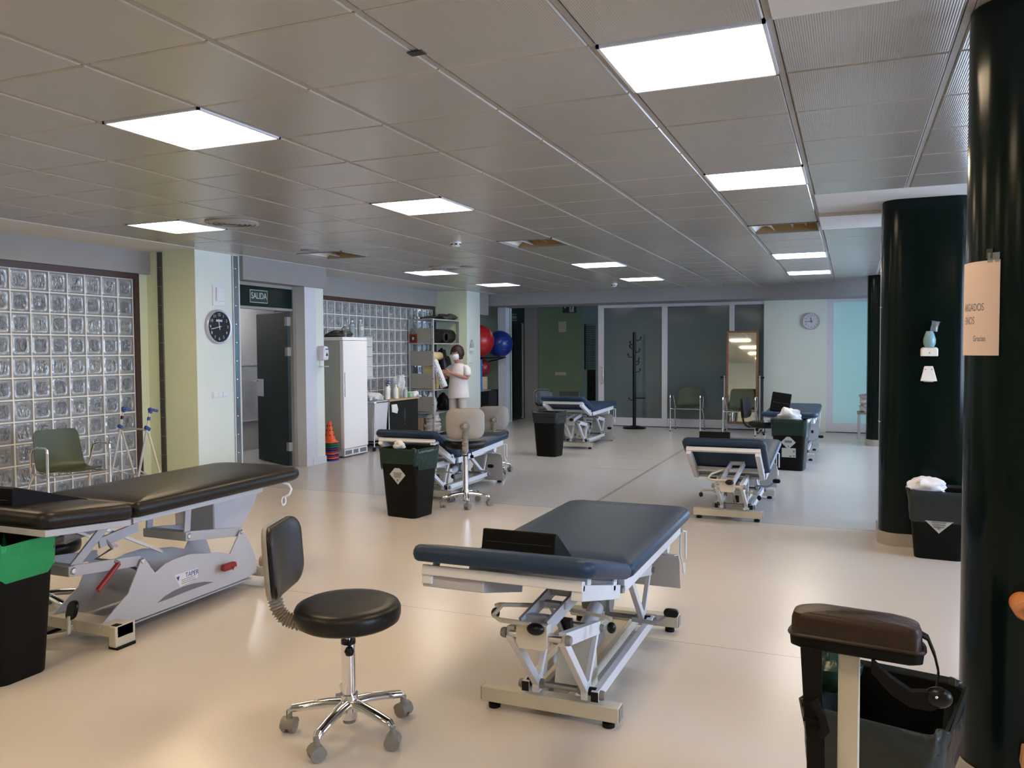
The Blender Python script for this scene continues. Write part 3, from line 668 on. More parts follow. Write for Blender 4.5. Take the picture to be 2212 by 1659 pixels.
o = MB().box(-.118,-.098,0,.03,0,.001).build('strip','ink',t); wrapped(o.data, 1.728, .0005)
# wooden exerciser fixed on the near column
t = thing('wooden_peg', 'round wooden grip with a metal bolt on the near dark column', 'wooden peg', (.497, 2.9, .665))
MB().lathe([(.001,0),(.030,0),(.034,-.01),(.034,-.085),(.028,-.095),(.001,-.096)],(0,0,0),(0,1,0)).xf(T((-.005,0,0))).build('grip','wood_orange',t)
MB().lathe([(.001,-.094),(.014,-.096),(.013,-.104),(.006,-.110),(.001,-.110)],(0,0,0),(0,1,0)).build('bolt','chrome',t)
t = thing('wooden_board', 'corner of a pale wooden board on the near column at the bottom right edge', 'board', (.56, 2.88, 0))
MB().prism([(-.055,.225),(.08,.225),(.08,-.0),(-.02,0),(-.06,.17)],-.03,.015,'y').build('board','wood_light',t,bevel=.004)
t.location = (.555, 2.88, .0)
# ================================================================ TREATMENT TABLES
def rot_about(y0, z0, a):
    return T((0,y0,z0)) @ RX(a) @ T((0,-y0,-z0))
def hexcap(mb, p, d, r=.02, l=.022):
    d = Vector(d).normalized(); p = Vector(p)
    mb.lathe([(.001,0),(r,0),(r,l*.4),(r*.8,l*.85),(r*.3,l),(.001,l)], p, d, 14)
def treatment_table(label, x, y, zs, a1, a2, seam=0., group='blue height-adjustable treatment tables', wedge=None, frame='white_metal', foot=True, paper=.24, two_pedals=False):
    t = thing('treatment_table', label, 'treatment table', (x,y,0), 0, group)
    a1, a2 = R(a1), R(a2)
    # base: two cross feet, a plate spine and two posts
    b = MB(); b.box(-.287,.287,-.03,.03,.028,.088); b.box(-.287,.287,1.12,1.18,.028,.088)
    b.prism([(-.12,.03),(.17,.03),(.08,.16),(.08,1.12),(-.08,1.12),(-.08,.16)], .030,.042)
    b.box(.055,.085,.03,1.12,.030,.075); b.box(-.085,-.055,.03,1.12,.030,.075)
    b.build('base_frame', 'cream_metal' if frame=='white_metal' else frame, t, bevel=.004)
    for sx in (-1,1):
        for yy in (0,1.15):
            MB().cyl((sx*.24,yy,0),(sx*.24,yy,.018),.024).cyl((sx*.24,yy,.018),(sx*.24,yy,.03),.012).build('rubber_foot','rubber',t)
            MB().box(sx*.2865,sx*.2905,yy-.026,yy+.026,.032,.084).build('end_cap','plastic_grey',t)
    MB().prism([(.12,.04),(.28,.04),(.25,.27),(.20,.27)],-.03,.115,'x').build('base_post', 'cream_metal', t, bevel=.003)
    # lifting levers: near and far, left and right
    CX = .055; pz = .345+.42*(zs-.39)
    rv = .40; ang = pi-math.asin(max(-1,min(1,(pz-.135)/rv))); da = ang-R(135.4)
    def lever_pts(yb):
        B = Vector((CX,yb,.135)); P = B+Vector((0,cos(ang),sin(ang)))*rv; Q = B+Vector((0,cos(R(55.6)+da),sin(R(55.6)+da)))*.25
        return B, P, Q
    def cap1(p, d, r=.019, l=.022):
        c = MB(); hexcap(c, p, d, r, l); c.build('pivot_cap','plastic_grey',t)
    for yb in (-.02, .90):
        B, P, Q = lever_pts(yb)
        for sx in (-1,1):
            X = Vector((sx*.100,0,0)); m = MB()
            m.bar(B+X, P+X, .026, .034); m.bar(B+X, Q+X, .022, .022); m.bar(P+X, Q+X, .030, .050); m.bar(B+X-Vector((0,0,.03)), B+X+Vector((0,0,.04)), .028,.05)
            m.build('lift_lever', frame, t, bevel=.002)
            cap1(B+Vector((sx*.157,0,-.01)), (sx,0,0)); cap1(B+Vector((sx*.086,0,0)), (-sx,0,0)); cap1(P+X*1.15, (sx,0,0)); cap1(Q+X*1.12, (sx,0,0), .014)
            MB().cyl(B+X*1.1, B+X*1.42, .017, n=10).build('pivot_bush','plastic_black',t)
        MB().cyl(P-Vector((.10,0,0)),P+Vector((.10,0,0)),.013).build('cross_shaft','steel',t); MB().cyl(Q-Vector((.10,0,0)),Q+Vector((.10,0,0)),.010).build('cross_shaft','steel',t)
        MB().cyl(B-Vector((.10,0,0)),B+Vector((.10,0,0)),.012).build('cross_shaft','steel_dark',t)
    for sx in (-1,1):
        xx = CX+sx*.142
        MB().bar((xx,-.045,.125),(xx,.925,.125),.030,.042).build('lower_rail', frame, t, bevel=.003)
        MB().box(xx-.0145,xx+.0145,-.0465,-.045,.106,.144).build('rail_end','plastic_black',t)
    # actuator
    B, P, Q = lever_pts(.90); a0 = Vector((.03,.16,.16)); a1v = Vector((.03,P.y+.04,P.z-.10)) if P.z>.3 else Vector((.03,P.y+.1,.26))
    d = (a1v-a0)
    MB().cyl(a0,a1v,.013).build('actuator_rod','chrome',t)
    MB().cyl(a0+d*.32,a0+d*.80,.036,n=20).cyl(a0+d*.28,a0+d*.33,.040,n=20).build('actuator_cylinder','grey_metal',t)
    MB().sphere(a0+d*.84,.062,(1,1.1,.8)).cyl(a0+d*.84-Vector((.07,0,0)),a0+d*.84+Vector((.06,0,0)),.045).build('actuator_motor','plastic_grey',t)
    MB().cbox((-.04,.50,.15),(.20,.16,.05)).build('control_box','plastic_grey',t,bevel=.004)
    # upper frame (second section) and backrest frame (first section)
    M2 = rot_about(seam, zs, a2); M1 = rot_about(seam, zs, -a1)
    up = MB()
    for sx in (-1,1): up.box(sx*.285-.015,sx*.285+.015,seam+.015,seam+1.12,zs-.060,zs-.004)
    for yy in (.03,.55,1.09): up.box(-.27,.27,seam+yy,seam+yy+.03,zs-.052,zs-.010)
    up.xf(M2); up.build('seat_frame', frame, t, bevel=.003)
    bk = MB()
    for sx in (-1,1): bk.box(sx*.275-.020,sx*.275+.020,seam-.50,seam-.02,zs-.075,zs-.022); bk.box(sx*.285-.006,sx*.285+.006,seam-.44,seam-.40,zs-.03,zs); bk.box(sx*.285-.006,sx*.285+.006,seam-.10,seam-.06,zs-.03,zs)
    for yy in (-.51,-.12): bk.box(-.295,.295,seam+yy,seam+yy+.03,zs-.045,zs-.010)
    bk.xf(M1); bk.build('backrest_frame', frame, t, bevel=.003)
    MB().box(-.3,.3,seam-.02,seam+.02,zs-.05,zs-.03).build('hinge_bar','steel_dark',t)
    vin = 'vinyl_blue' if group.startswith('blue') else 'vinyl_black'
    th = .058
    pad(-.335,.335,seam+.006,seam+1.27,th,(.10,.10,.03,.03),M=M2 @ T((0,0,zs))).build('seat_cushion', vin, t, smooth=50)
    pad(-.335,.335,seam-.56,seam-.006,th,(.03,.03,.065,.065),M=M1 @ T((0,0,zs))).build('backrest_cushion', vin, t, smooth=50)
    # backrest lift: an inclined ladder with its block, crank bars and knobs
    lift(t, seam, zs, a1, frame, lever_pts(-.02)[1])
    # paper sheet hanging under the far end
    y1 = seam+1.06; zz = zs+1.05*sin(a2); ze = paper
    prof = [(y1-.10,zz-.13),(y1+.0,zz-.15),(y1+.035,zz-.19),(y1+.045,(zz-.19+ze)/2),(y1+.065,ze)]
    MB().prism(prof+[(q[0]-.004,q[1]-.004) for q in reversed(prof)],-.05,.30,'x').build('paper_sheet','paper_sheet',t,smooth=60)
    MB().cyl((-.24,y1-.09,zz-.09),(.27,y1-.09,zz-.09),.035,n=20).build('paper_roll','paper_roll',t)
    if foot:
        X = .30; c = MB(); c.tube([(X,seam+1.15,zz-.05),(X+.012,seam+1.19,zz-.06),(X+.012,seam+1.19,zz-.20)],.006); c.tube([(X-.01,seam+1.17,zz-.06),(X-.012,seam+1.17,zz-.17),(X+.0,seam+1.18,zz-.23)],.004)
        c.tube([(X+.004+.0*cos(k),seam+1.185+.018*cos(k),zz-.25+.022*sin(k)) for k in [2*pi*q/14 for q in range(14)]],.005,closed=True,n=8)
        c.build('pull_cord','plastic_white',t)
        for sx in ((-1,1) if two_pedals else (1,)):
            MB().tube([(CX+sx*.10,.70,.19),(CX+sx*.20,.70,.185),(CX+sx*.235,.70,.20),(CX+sx*.27,.70,.235)],.010).build('pedal_arm','grey_metal',t)
            MB().loft([[(CX+sx*.285+u,.68+z,.245+v) for u,v in rrect(-.034,.034,-.019,.019,.018)] for z in (0,.022)]).build('foot_pedal','plastic_black',t,bevel=.004)
    return t, M1
def lift(t, seam, zs, a1, frame, P):
    # the ladder stands on the near shaft of the levers and reaches the underside of the backrest
    blk = P+Vector((-.012,.015,.005)); up = zs-.055
    ty = blk.y+.18; up0 = up; up = zs+max(0,seam-ty)*math.tan(a1)-.065
    m = MB(); tops = []
    for sx in (-1,1):
        a = blk+Vector((sx*.050,0,.03)); b = Vector((blk.x+sx*.050+.06, ty, up)); m.bar(a, b, .012, .045); tops.append(b)
    m.bar(blk+Vector((-.05,.03,.045)), blk+Vector((.05,.03,.045)), .03,.03); m.bar(tops[0],tops[1],.05,.03); m.bar(tops[0].lerp(blk,.45)+Vector((-.0,0,.02)),tops[1].lerp(blk,.45)+Vector((.03,0,.02)),.03,.02)
    m.build('lift_ladder','grey_metal',t)
    MB().prism([(-.060,.042),(.060,.042),(.060,-.035),(.048,-.052),(-.048,-.052),(-.060,-.03)],-.03,.03,'y').xf(T(blk)).build('lift_block','cream_metal',t,bevel=.003)
    e = blk+Vector((-.150,-.005,.055))
    MB().tube([blk+Vector((0,-.04,.045)), e+Vector((.03,-.03,-.01)), e+Vector((0,-.02,0)), e+Vector((.02,.02,.03)), Vector((blk.x-.045,ty-.06,up-.05)), Vector((blk.x-.0,ty-.03,up-.045))], .0085).build('crank_bar','cream_metal',t)
    MB().sphere(blk+Vector((.022,-.045,.032)),.022,(1.5,1,1)).build('crank_knob','plastic_black',t)
    up = up0-.03
    for sx in (-1,1):
        p = Vector((.02+sx*.24,-.03,up-.08))
        MB().tube([(.02+sx*.02,.04,up-.07),(.02+sx*.22,-.03,up-.06),(p.x,p.y,p.z+.012)],.0075).build('release_lever','cream_metal',t)
        MB().sphere(p-Vector((0,0,.018)),.019,(.95,.95,1.15)).build('lever_knob','plastic_black',t)
    MB().cyl((blk.x+.03,-.02,up-.17),(blk.x+.0,-.12,up+.0),.009).build('spring_strut','steel_dark',t)
    MB().cbox((blk.x+.03,-.01,up-.12),(.045,.04,.055)).build('strut_block','plastic_black',t,bevel=.003)
TA, MA = treatment_table('large blue treatment table nearest the camera in the middle foreground', -1.088, 2.99, .580, 15, -.3)
TC, MC = treatment_table('low blue treatment table on the right with its backrest tilted steeply, behind the nearest one', -.955, 7.06, .390, 32, 5, seam=.13, paper=.10, two_pedals=True)
TD, MD = treatment_table('blue treatment table in the middle, with two stools beside it and a bin in front', -3.80, 7.04, .420, 27, 3, seam=.0, paper=.03)
TE, ME = treatment_table('blue treatment table furthest back on the left, beside the bin without a sticker', -3.76, 11.43, .552, 21, 1, seam=-.05, paper=.02)
TF, MF = treatment_table('flat blue treatment table at the back right with a black wedge standing on it', -.71, 11.2, .562, 4, 2, seam=.0, paper=.05)
# tray under the backrest of the nearest table
tray = MB().box(-.295,-.06,-.49,-.12,.58-.085,.58-.045); tray.xf(rot_about(0,.58,R(-15))); tray.build('storage_tray','grey_metal',TA,bevel=.003)
# wedge cushions lie on the tables
def wedge(label, w, l, h, M, m='foam_black', group='black wedge cushions'):
    t = thing('wedge_cushion', label, 'wedge cushion', (0,0,0), 0, group); t.matrix_local = M
    MB().prism([(0,0),(l,0),(l*.98,.012),(0.02,h),(0,h)],-w/2,w/2,'x').build('cushion',m,t,bevel=.010,seg=3)
    MB().box(-w/2+.02,w/2-.02,-.004,.002,h*.45,h*.47).build('seam','ink',t)
    return t
wedge('black wedge cushion lying on the near blue table, under the raised backrest', .29, .20, .085, T((-1.115,2.72,.708)) @ RX(R(-13)))
wedge('black wedge cushion on the low blue table on the right', .25, .26, .075, T((-1.03,6.80,.70)) @ RX(R(-14)))
wedge('dark wedge cushion on the blue table behind the bin with the green bag', .30, .24, .08, T((-3.86,6.66,.640)) @ RX(R(-25)))
t = wedge('olive black wedge cushion on the far left blue table', .30,.30,.13, T((-3.72,11.06,.735)) @ RX(R(-10)), 'vinyl_green')
t = wedge('black wedge cushion standing upright on the flat blue table at the back', .24, .07, .25, T((-.85,11.02,.640)) @ RY(R(8)) @ RX(R(-12)))

# ---- the black table with its sheet-metal base
def black_table():
    x, y = -3.575, 2.93
    t = thing('treatment_table', 'black treatment table with a grey sheet-metal base on the left', 'treatment table', (x,y,0))
    for yy in (0,1.15):
        b = MB(); b.box(-.285,.285,yy-.05,yy+.05,.055,.115)
        for sx in (-1,1): b.box(sx*.285-.045*(sx>0),sx*.285+.045*(sx<0),yy-.06,yy+.06,.012,.1152)
        b.build('base_foot','cream_metal',t,bevel=.004)
    for yy in (0,1.15):
        for sx in (-1,1):
            MB().box(sx*.262-.03,sx*.262+.03,yy-.055,yy+.055,0,.014).build('rubber_foot','rubber',t)
            MB().box(sx*.262-.018,sx*.262+.020,yy-.05,yy-.015,.1152,.117).build('end_pad','rubber',t)
    # side panels: polygon in y,z
    poly = [(.02,.06),(.20,.36-.13),(.11,.40),(.23,.385)]
    side = SIDE
    for sx, m in ((1,'grey_sheet'),(-1,'grey_sheet')):
        MB().prism(side, sx*.175-.003, sx*.175+.003, 'x').build('side_panel', m, t, smooth=0)
        for p in PIV:
            q = MB(); hexcap(q, (sx*.178,p[0],p[1]), (sx,0,0), .014,.008); q.build('pivot_bolt','steel',t)
    MB().box(-.17,.17,.10,1.05,.05,.058).build('floor_plate','grey_metal',t,smooth=0)
    # slot and printed label on the right panel
    MB().prism(SLOT,.1775,.1795,'x').build('slot','ink_grey',t,smooth=0)
    lab = MB().prism(LABEL,.1778,.1795,'x').build('label_plate','paper',t,smooth=0)
    (ly, lz), ang = LTXT
    text('TAPER', .038, 'lettering', 'ink_blue', t, T((.1798,ly,lz)) @ onX(0,0,0) @ RZ(ang), sx=.9)
    MB().prism([(.440,.219),(.462,.222),(.452,.196)],.1795,.1802,'x').build('emblem','ink_blue',t,smooth=0)
    for k in range(3): MB().prism([(.475,.196-.010*k),(.580,.197-.010*k),(.580,.194-.010*k),(.475,.193-.010*k)],.1795,.180,'x').build('small_print','ink_grey',t,smooth=0)
    # parallelogram arms
    for sx in (-1,1):
        for i, p in enumerate(PIV):
            e = ARM[i]; u = UP[i]; m = MB()
            m.bar((sx*.155,p[0],p[1]),(sx*.155,e[0],e[1]),.012,.055); m.build('lift_arm','grey_metal',t,bevel=.003)
            MB().bar((sx*.14,e[0],e[1]),(sx*.14,u[0],u[1]),.012,.045).build('upright_link','grey_metal',t,bevel=.003)
            q = MB(); hexcap(q,(sx*.162,e[0],e[1]),(sx,0,0),.016,.008); q.build('pivot_bolt','steel',t)
    for i in (0,1): e = ARM[i]; MB().bar((-.16,e[0],e[1]),(.16,e[0],e[1]),.05,.05).build('cross_tube','grey_metal',t,bevel=.004)
    MB().cyl((0,PIV[0][0]+.05,PIV[0][1]-.04),(0,.62,.10),.013).build('gas_strut','steel_dark',t)
    # handles
    MB().tube([(.10,-.0,.585),(.13,.07,.46),(.06,.03,.41),(.16,.06,.40),(.165,.08,.385)],.009).build('crank_rod','plastic_grey',t)
    MB().cyl((.165,.075,.385),(.175,-.06,.285),.013).build('red_grip','plastic_red',t,label='red crank grip')
    MB().tube([(-.10,-.02,.52),(-.16,-.14,.49),(-.20,-.28,.455),(-.235,-.31,.44)],.009).build('crank_rod','plastic_grey',t)
    MB().cyl((-.235,-.31,.44),(-.255,-.34,.34),.012).build('brown_grip','plastic_brown',t,label='brown crank grip')
    MB().bar((.10,-.0,.59),(.10,.42,.36),.014,.014).build('brace_rod','steel',t); MB().bar((-.10,-.05,.585),(-.10,.3,.40),.014,.014).build('brace_rod','steel',t)
    for sx in (-1,1): MB().bar((sx*.12,ARM[0][0]+.18,.50),(sx*.12,ARM[0][0]+.42,.535),.012,.05).build('cross_link','grey_metal',t)
    # foot pedals
    MB().tube([(-.05,.0,.08),(.03,-.12,.07),(-.06,-.16,.055),(-.18,-.14,.05)],.012).build('pedal_bar','cream_metal',t)
    MB().sphere((-.20,-.14,.045),.032,(1.4,1,.9)).build('pedal_knob','plastic_black',t)
    MB().tube([(.04,-.12,.07),(.02,-.10,.15)],.009).build('pedal_rod','cream_metal',t)
    MB().loft([[(.02+u,-.09+v*.3+z,.175+v) for u,v in rrect(-.032,.032,-.045,.045,.031)] for z in (0,.02)]).build('foot_pedal','plastic_black',t,bevel=.004)
    MB().loft([[(.215+z,1.12+u,.225+v) for u,v in rrect(-.028,.028,-.036,.036,.027)] for z in (0,.02)]).build('foot_pedal','plastic_black',t,bevel=.004)
    MB().tube([(.18,1.10,.10),(.22,1.11,.13),(.22,1.12,.20)],.008).build('pedal_rod','cream_metal',t)
    MB().cyl((.18,.82,.185),(.25,.82,.180),.012).build('lever_rod','steel',t)
    MB().loft([[(.205+z,.80+u,.195+v) for u,v in rrect(-.055,.055,-.020,.020,.018)] for z in (0,.03)]).build('red_grip','plastic_red',t,bevel=.006,label='red oval lever grip')
    # frame and cushions
    zs = .635; M2 = rot_about(.02, zs, R(.1)); M1 = rot_about(.02, zs, R(-5))
    f = MB()
    for sx in (-1,1): f.box(sx*.30-.012,sx*.30+.012,.04,1.0,zs-.030,zs)
    for yy in (.06,.5,.98): f.box(-.29,.29,yy,yy+.03,zs-.03,zs)
    f.xf(M2).build('seat_frame','grey_metal',t,bevel=.003)
    f = MB()
    for sx in (-1,1): f.box(sx*.33-.012,sx*.33+.012,-.46,.0,zs-.030,zs)
    for yy in (-.46,-.1): f.box(-.32,.32,yy,yy+.03,zs-.03,zs)
    f.xf(M1).build('backrest_frame','grey_metal',t,bevel=.003)
    pad(-.35,.355,.025,1.38,.078,(.13,.13,.04,.04),e=.03,M=M2 @ T((0,0,zs)),dome=.012).build('seat_cushion','vinyl_black',t,smooth=60)
    pad(-.35,.355,-.48,.015,.078,(.04,.04,.07,.07),e=.03,M=M1 @ T((0,0,zs)),dome=.012).build('backrest_cushion','vinyl_black',t,smooth=60)
    MB().tube([(.30,1.20,.63),(.33,1.22,.618),(.345,1.225,.590),(.34,1.21,.56),(.315,1.195,.545)],.0095).build('hanging_hook','plastic_white',t)
    MB().tube([(.312,1.19+.020*cos(q),.520+.026*sin(q)) for q in [2*pi*k/16 for k in range(16)]],.0065,closed=True).build('hook_ring','plastic_white',t)
    # grey paper cover below the far end
    MB().prism([(.86,.60),(1.27,.56),(1.22,.48),(1.10,.34),(.86,.34)],-.25,.06,'x').build('paper_roll_cover','grey_sheet',t,bevel=.01)
    return t
SIDE = [(-.063,.100),(.118,.221),(.205,.372),(.217,.381),(.229,.375),(.294,.283),(.36,.312),(.427,.323),(.54,.325),(.643,.303),(.76,.285),(.859,.250),(.950,.370),(.963,.378),(.976,.370),(1.05,.25),(1.085,.16),(1.096,.083),(.987,.071),(.499,.067),(.145,.069),(.02,.08)]
SLOT = [(.305,.118),(.36,.140),(.418,.151),(.49,.156),(.571,.152),(.65,.140),(.718,.120),(.605,.122),(.50,.122),(.40,.118)]
LABEL = [(.424,.235),(.598,.232),(.596,.180),(.56,.172),(.462,.161)]
LTXT = ((.553,.213), R(-1)); PIV = [(.217,.365),(.963,.361)]; ARM = [(-.18,.456-.045),(.559,.42)]; UP = [(.04,.60),(.575,.60)]
black_table()
t = thing('wedge_cushion', 'long black wedge cushion with its low end to the right on the black table', 'wedge cushion', (-3.66,2.52,.735), 0, 'black wedge cushions')
MB().prism([(0,0),(.40,0),(.40,.008),(.02,.105),(0,.10)],-.14,.15,'x').xf(RX(R(-3))).build('cushion','foam_black',t,bevel=.008,seg=3)
MB().box(-.12,.13,-.003,.001,.045,.048).build('seam','ink',t)
t = thing('head_cushion', 'rounded black head cushion beside the wedge on the black table', 'cushion', (-3.77,2.33,.745))
pad(-.11,.11,-.13,.13,.085,(.07,.07,.07,.07),e=.03).build('cushion','vinyl_black',t,smooth=60); MB().tube([(u,v,.03) for u,v in rrect(-.109,.109,-.129,.129,.07,6)],.002,closed=True,n=5).build('piping','ink',t)
# ================================================================ STOOLS
def stool(label, x, y, rz, h=.50, star=0., style='grey', group='rolling stools with backrests', back=True):
    t = thing('rolling_stool', label, 'stool', (x,y,0), rz, group)
    dark = style == 'black'
    shell = 'plastic_black' if dark else 'plastic_beige'
    hub = .115
    MB().cyl((0,0,.085),(0,0,.15),.034).lathe([(.001,.05),(.030,.055),(.034,.085),(.001,.085)]).build('hub','chrome',t)
    MB().lathe([(.001,.035),(.024,.04),(.026,.06),(.001,.06)]).build('hub_cap','plastic_grey',t)
    for k in range(5):
        a = star-rz+2*pi*k/5; d = Vector((cos(a),sin(a),0)); n = Vector((-sin(a),cos(a),0))
        p = [d*.02+Vector((0,0,.115)), d*.08+Vector((0,0,.113)), d*.15+Vector((0,0,.103)), d*.218+Vector((0,0,.092)), d*.232+Vector((0,0,.078))]
        rings = []
        for q, w, hh in zip(p, (.026,.023,.020,.018,.015), (.020,.018,.017,.015,.012)):
            rings.append([q + n*w*cos(2*pi*j/12) + Vector((0,0,1))*hh*sin(2*pi*j/12) for j in range(12)])
        MB().loft(rings).build('leg','chrome',t)
        c = d*.230+Vector((0,0,.028)); m = MB(); ca = a+.9+k*1.3; u = Vector((cos(ca),sin(ca),0))
        for s in (-1,1): m.cyl(c+u*s*.006, c+u*s*.024, .028, n=18)
        m.cyl(c+u*(-.026)+Vector((0,0,.0)), c+u*.026, .008, n=8)
        w = Vector((-u.y,u.x,0))
        hood = [[c+w*(.030*cos(b))+Vector((0,0,.030*sin(b)))+u*s for b in [R(q) for q in (-10,20,50,80,110,140,170)]] for s in (-.027,.027)]
        m.loft([hood[0]+[c+u*-.027], hood[1]+[c+u*.027]]); m.cyl(c+Vector((0,0,.02)), c+Vector((0,0,.056)), .012, n=10)
        m.build('caster','plastic_grey',t)
    MB().cyl((0,0,.13),(0,0,h-.155),.0265,n=24).build('column_sleeve','chrome',t)
    MB().cyl((0,0,h-.157),(0,0,h-.143),.0275,n=24).build('collar','plastic_black',t)
    MB().cyl((0,0,h-.15),(0,0,h-.07),.014,n=16).build('gas_piston','chrome',t)
    MB().lathe([(.001,h-.082),(.10,h-.082),(.175,h-.078),(.194,h-.066),(.200,h-.045),(.200,h-.022),(.192,h-.007),(.175,h+.001),(.14,h+.003),(.001,h+.001)],n=48).build('seat','vinyl_black',t,smooth=50)
    MB().tube([(.02,-.02,h-.085),(.03,-.05,h-.11),(.02,-.06,h-.15)],.005).lathe([(.001,0),(.014,.006),(.019,.02),(.012,.034),(.001,.036)],(.02,-.062,h-.185)).build('height_lever','plastic_black',t)
    if back:
        MB().cyl((-.10,.02,h-.135),(-.10,.02,h-.075),.021,.024).build('tension_knob','plastic_black' if dark else 'plastic_grey',t)
        MB().box(-.17,-.02,-.03,.03,h-.09,h-.072).build('mount_plate','steel_dark',t)
        path = [Vector((-.15,0,h-.085)),Vector((-.20,0,h-.082)),Vector((-.245,0,h-.065)),Vector((-.272,0,h-.03)),Vector((-.284,0,h+.02)),Vector((-.286,0,h+.07)),Vector((-.287,0,h+.12))]
        pts = []
        for i in range(len(path)-1):
            for s in range(8): pts.append(path[i].lerp(path[i+1], s/8))
        pts.append(path[-1])
        if dark: MB().tube(path,.013).build('back_support','plastic_black',t)
        else:
            rs = [.030 if (i%2) else .020 for i in range(len(pts))]
            MB().tube(pts,.02,n=14,rs=rs).build('bellows','plastic_beige',t,smooth=0)
        bz = h+.175; W, Hh = .175, .135
        tilt = T((-.262,0,bz)) @ RY(R(-4))
        rim = [(v*1., u) for u, v in rrect4(-Hh,Hh,-W,W,(.075,.075,.075,.075))]
        def curve(y): return .030*(y/W)**2
        outl = [(y, z*(1.0 if z > 0 else 1.05)) for y, z in rim]
        s = MB(); s.loft([[(curve(y*k)-.020-o_, y*k, z*k) for y, z in outl] for k, o_ in ((.05,.012),(.6,.012),(.93,.008),(1.,0.),(1.0,-.010),(.97,-.012),(.05,-.004))])
        s.xf(tilt); s.build('back_shell', shell, t, smooth=50)
        s = MB(); s.loft([[(curve(y*k)+o_, y*k, z*k) for y, z in outl] for k, o_ in ((.02,-.012),(.6,-.012),(.95,-.010),(.975,.002),(.96,.009),(.90,.015),(.78,.019),(.62,.021),(.45,.022),(.28,.022),(.12,.022),(.02,.022))])
        s.xf(tilt); s.build('back_pad','vinyl_black',t,smooth=50)
        MB().cyl((-.335,0,bz-.02),(-.285,0,bz-.02),.020,n=18).cyl((-.31,0,bz-.02),(-.27,0,bz-.02),.012).build('back_knob', shell, t)
        MB().lathe([(.001,0),(.05,0),(.042,.008),(.001,.012)],(-.288,0,bz-.02),(-1,0,0)).build('knob_plate','plastic_black' if dark else 'plastic_grey',t)
    return t
stool('rolling stool with black seat and grey bellows nearest the camera', -1.752, 2.58, R(19), .50, R(-86))
stool('rolling stool seen from behind, its beige backrest beside the middle blue table', -3.33, 6.86, R(116), .62, R(-60))
stool('rolling stool behind the middle blue table, its grey backrest half hidden by the nearer stool', -3.93, 8.82, R(118), .50, R(-30))
stool('rolling stool behind the bin, left of the far blue table', -4.45, 12.35, R(-38), .50, R(-30))
stool('all-black rolling stool in front of the green armchair by the mirror', -1.08, 11.45, R(-12), .47, R(10), 'black')
stool('rolling stool behind the bin at the left edge, only its chrome legs showing', -4.12, 3.12, R(200), .42, R(-8), back=False)

# ================================================================ ARMCHAIRS
def armchair(label, x, y, rz, group='green shell armchairs with chrome arms'):
    t = thing('armchair', label, 'chair', (x,y,0), rz, group)      # faces local +X
    # shell: seat curving up to the back
    prof = [(.21,.425,.20),(.16,.432,.215),(.05,.415,.222),(-.06,.405,.222),(-.14,.418,.215),(-.185,.46,.21),(-.215,.54,.21),(-.235,.63,.20),(-.252,.70,.20),(-.262,.745,.192),(-.265,.768,.165)]
    n = 11; vs = []; fs = []
    for side in (0, 1):
        for i, (px, pz, w) in enumerate(prof):
            for k in range(n):
                u = -1+2*k/(n-1); up = .020*(u*u) if i < 5 else 0; fw = .035*(u*u) if i >= 5 else 0
                nx, nz = (0,-.007) if i < 4 else (-.006,-.003)
                vs.append((px+fw+side*nx, u*w, pz+up+side*nz))
    m = len(prof)
    for side in (0, 1):
        o = side*m*n
        for i in range(m-1):
            for k in range(n-1): fs.append((o+i*n+k, o+i*n+k+1, o+(i+1)*n+k+1, o+(i+1)*n+k))
    N = m*n
    for i in range(m-1): fs += [(i*n,(i+1)*n,N+(i+1)*n,N+i*n),(i*n+n-1,N+i*n+n-1,N+(i+1)*n+n-1,(i+1)*n+n-1)]
    for k in range(n-1): fs += [(k,N+k,N+k+1,k+1),((m-1)*n+k,(m-1)*n+k+1,N+(m-1)*n+k+1,N+(m-1)*n+k)]
    MB().add(vs, fs).build('seat_shell','shell_green',t,smooth=60,sub=1)
    for s in (-1,1):
        y = s*.262
        MB().cyl((.215,y,0),(.215,y,.60),.0125,n=12).build('front_leg','chrome',t)
        MB().tube([(.215,y,.60),(.208,y,.632),(.18,y,.645),(.02,y,.640),(-.08,y,.62),(-.11,y,.57),(-.16,s*.245,.40)],.0105).build('arm_loop','chrome',t)
        MB().tube([(-.10,s*.24,.395),(-.17,s*.255,.30),(-.26,y,.012)],.0115).build('rear_leg','chrome',t)
        MB().cyl((.215,y,0),(.215,y,.015),.015).build('leg_tip','rubber',t); MB().cyl((-.26,y,0),(-.26,y,.015),.015).build('leg_tip','rubber',t)
        MB().tube([(.215,y,.405),(.10,s*.2,.40),(-.16,s*.235,.395)],.009).build('seat_rail','chrome',t)
    MB().tube([(.19,-.25,.40),(.19,.25,.40)],.009).build('front_rail','chrome',t)
    MB().tube([(-.17,-.24,.385),(-.20,-.12,.383),(-.20,.12,.383),(-.17,.24,.385)],.009).build('rear_rail','chrome',t)
    return t
a = armchair('green armchair with chrome arms against the glass block wall on the left', -6.37, 5.11, R(-15))
dup(a, (-2.69,14.62,0), R(-90), 'green armchair standing alone in front of the dark glass doors')
dup(a, (-1.72,14.22,0), R(-90), 'green armchair in front of the wooden standing mirror')

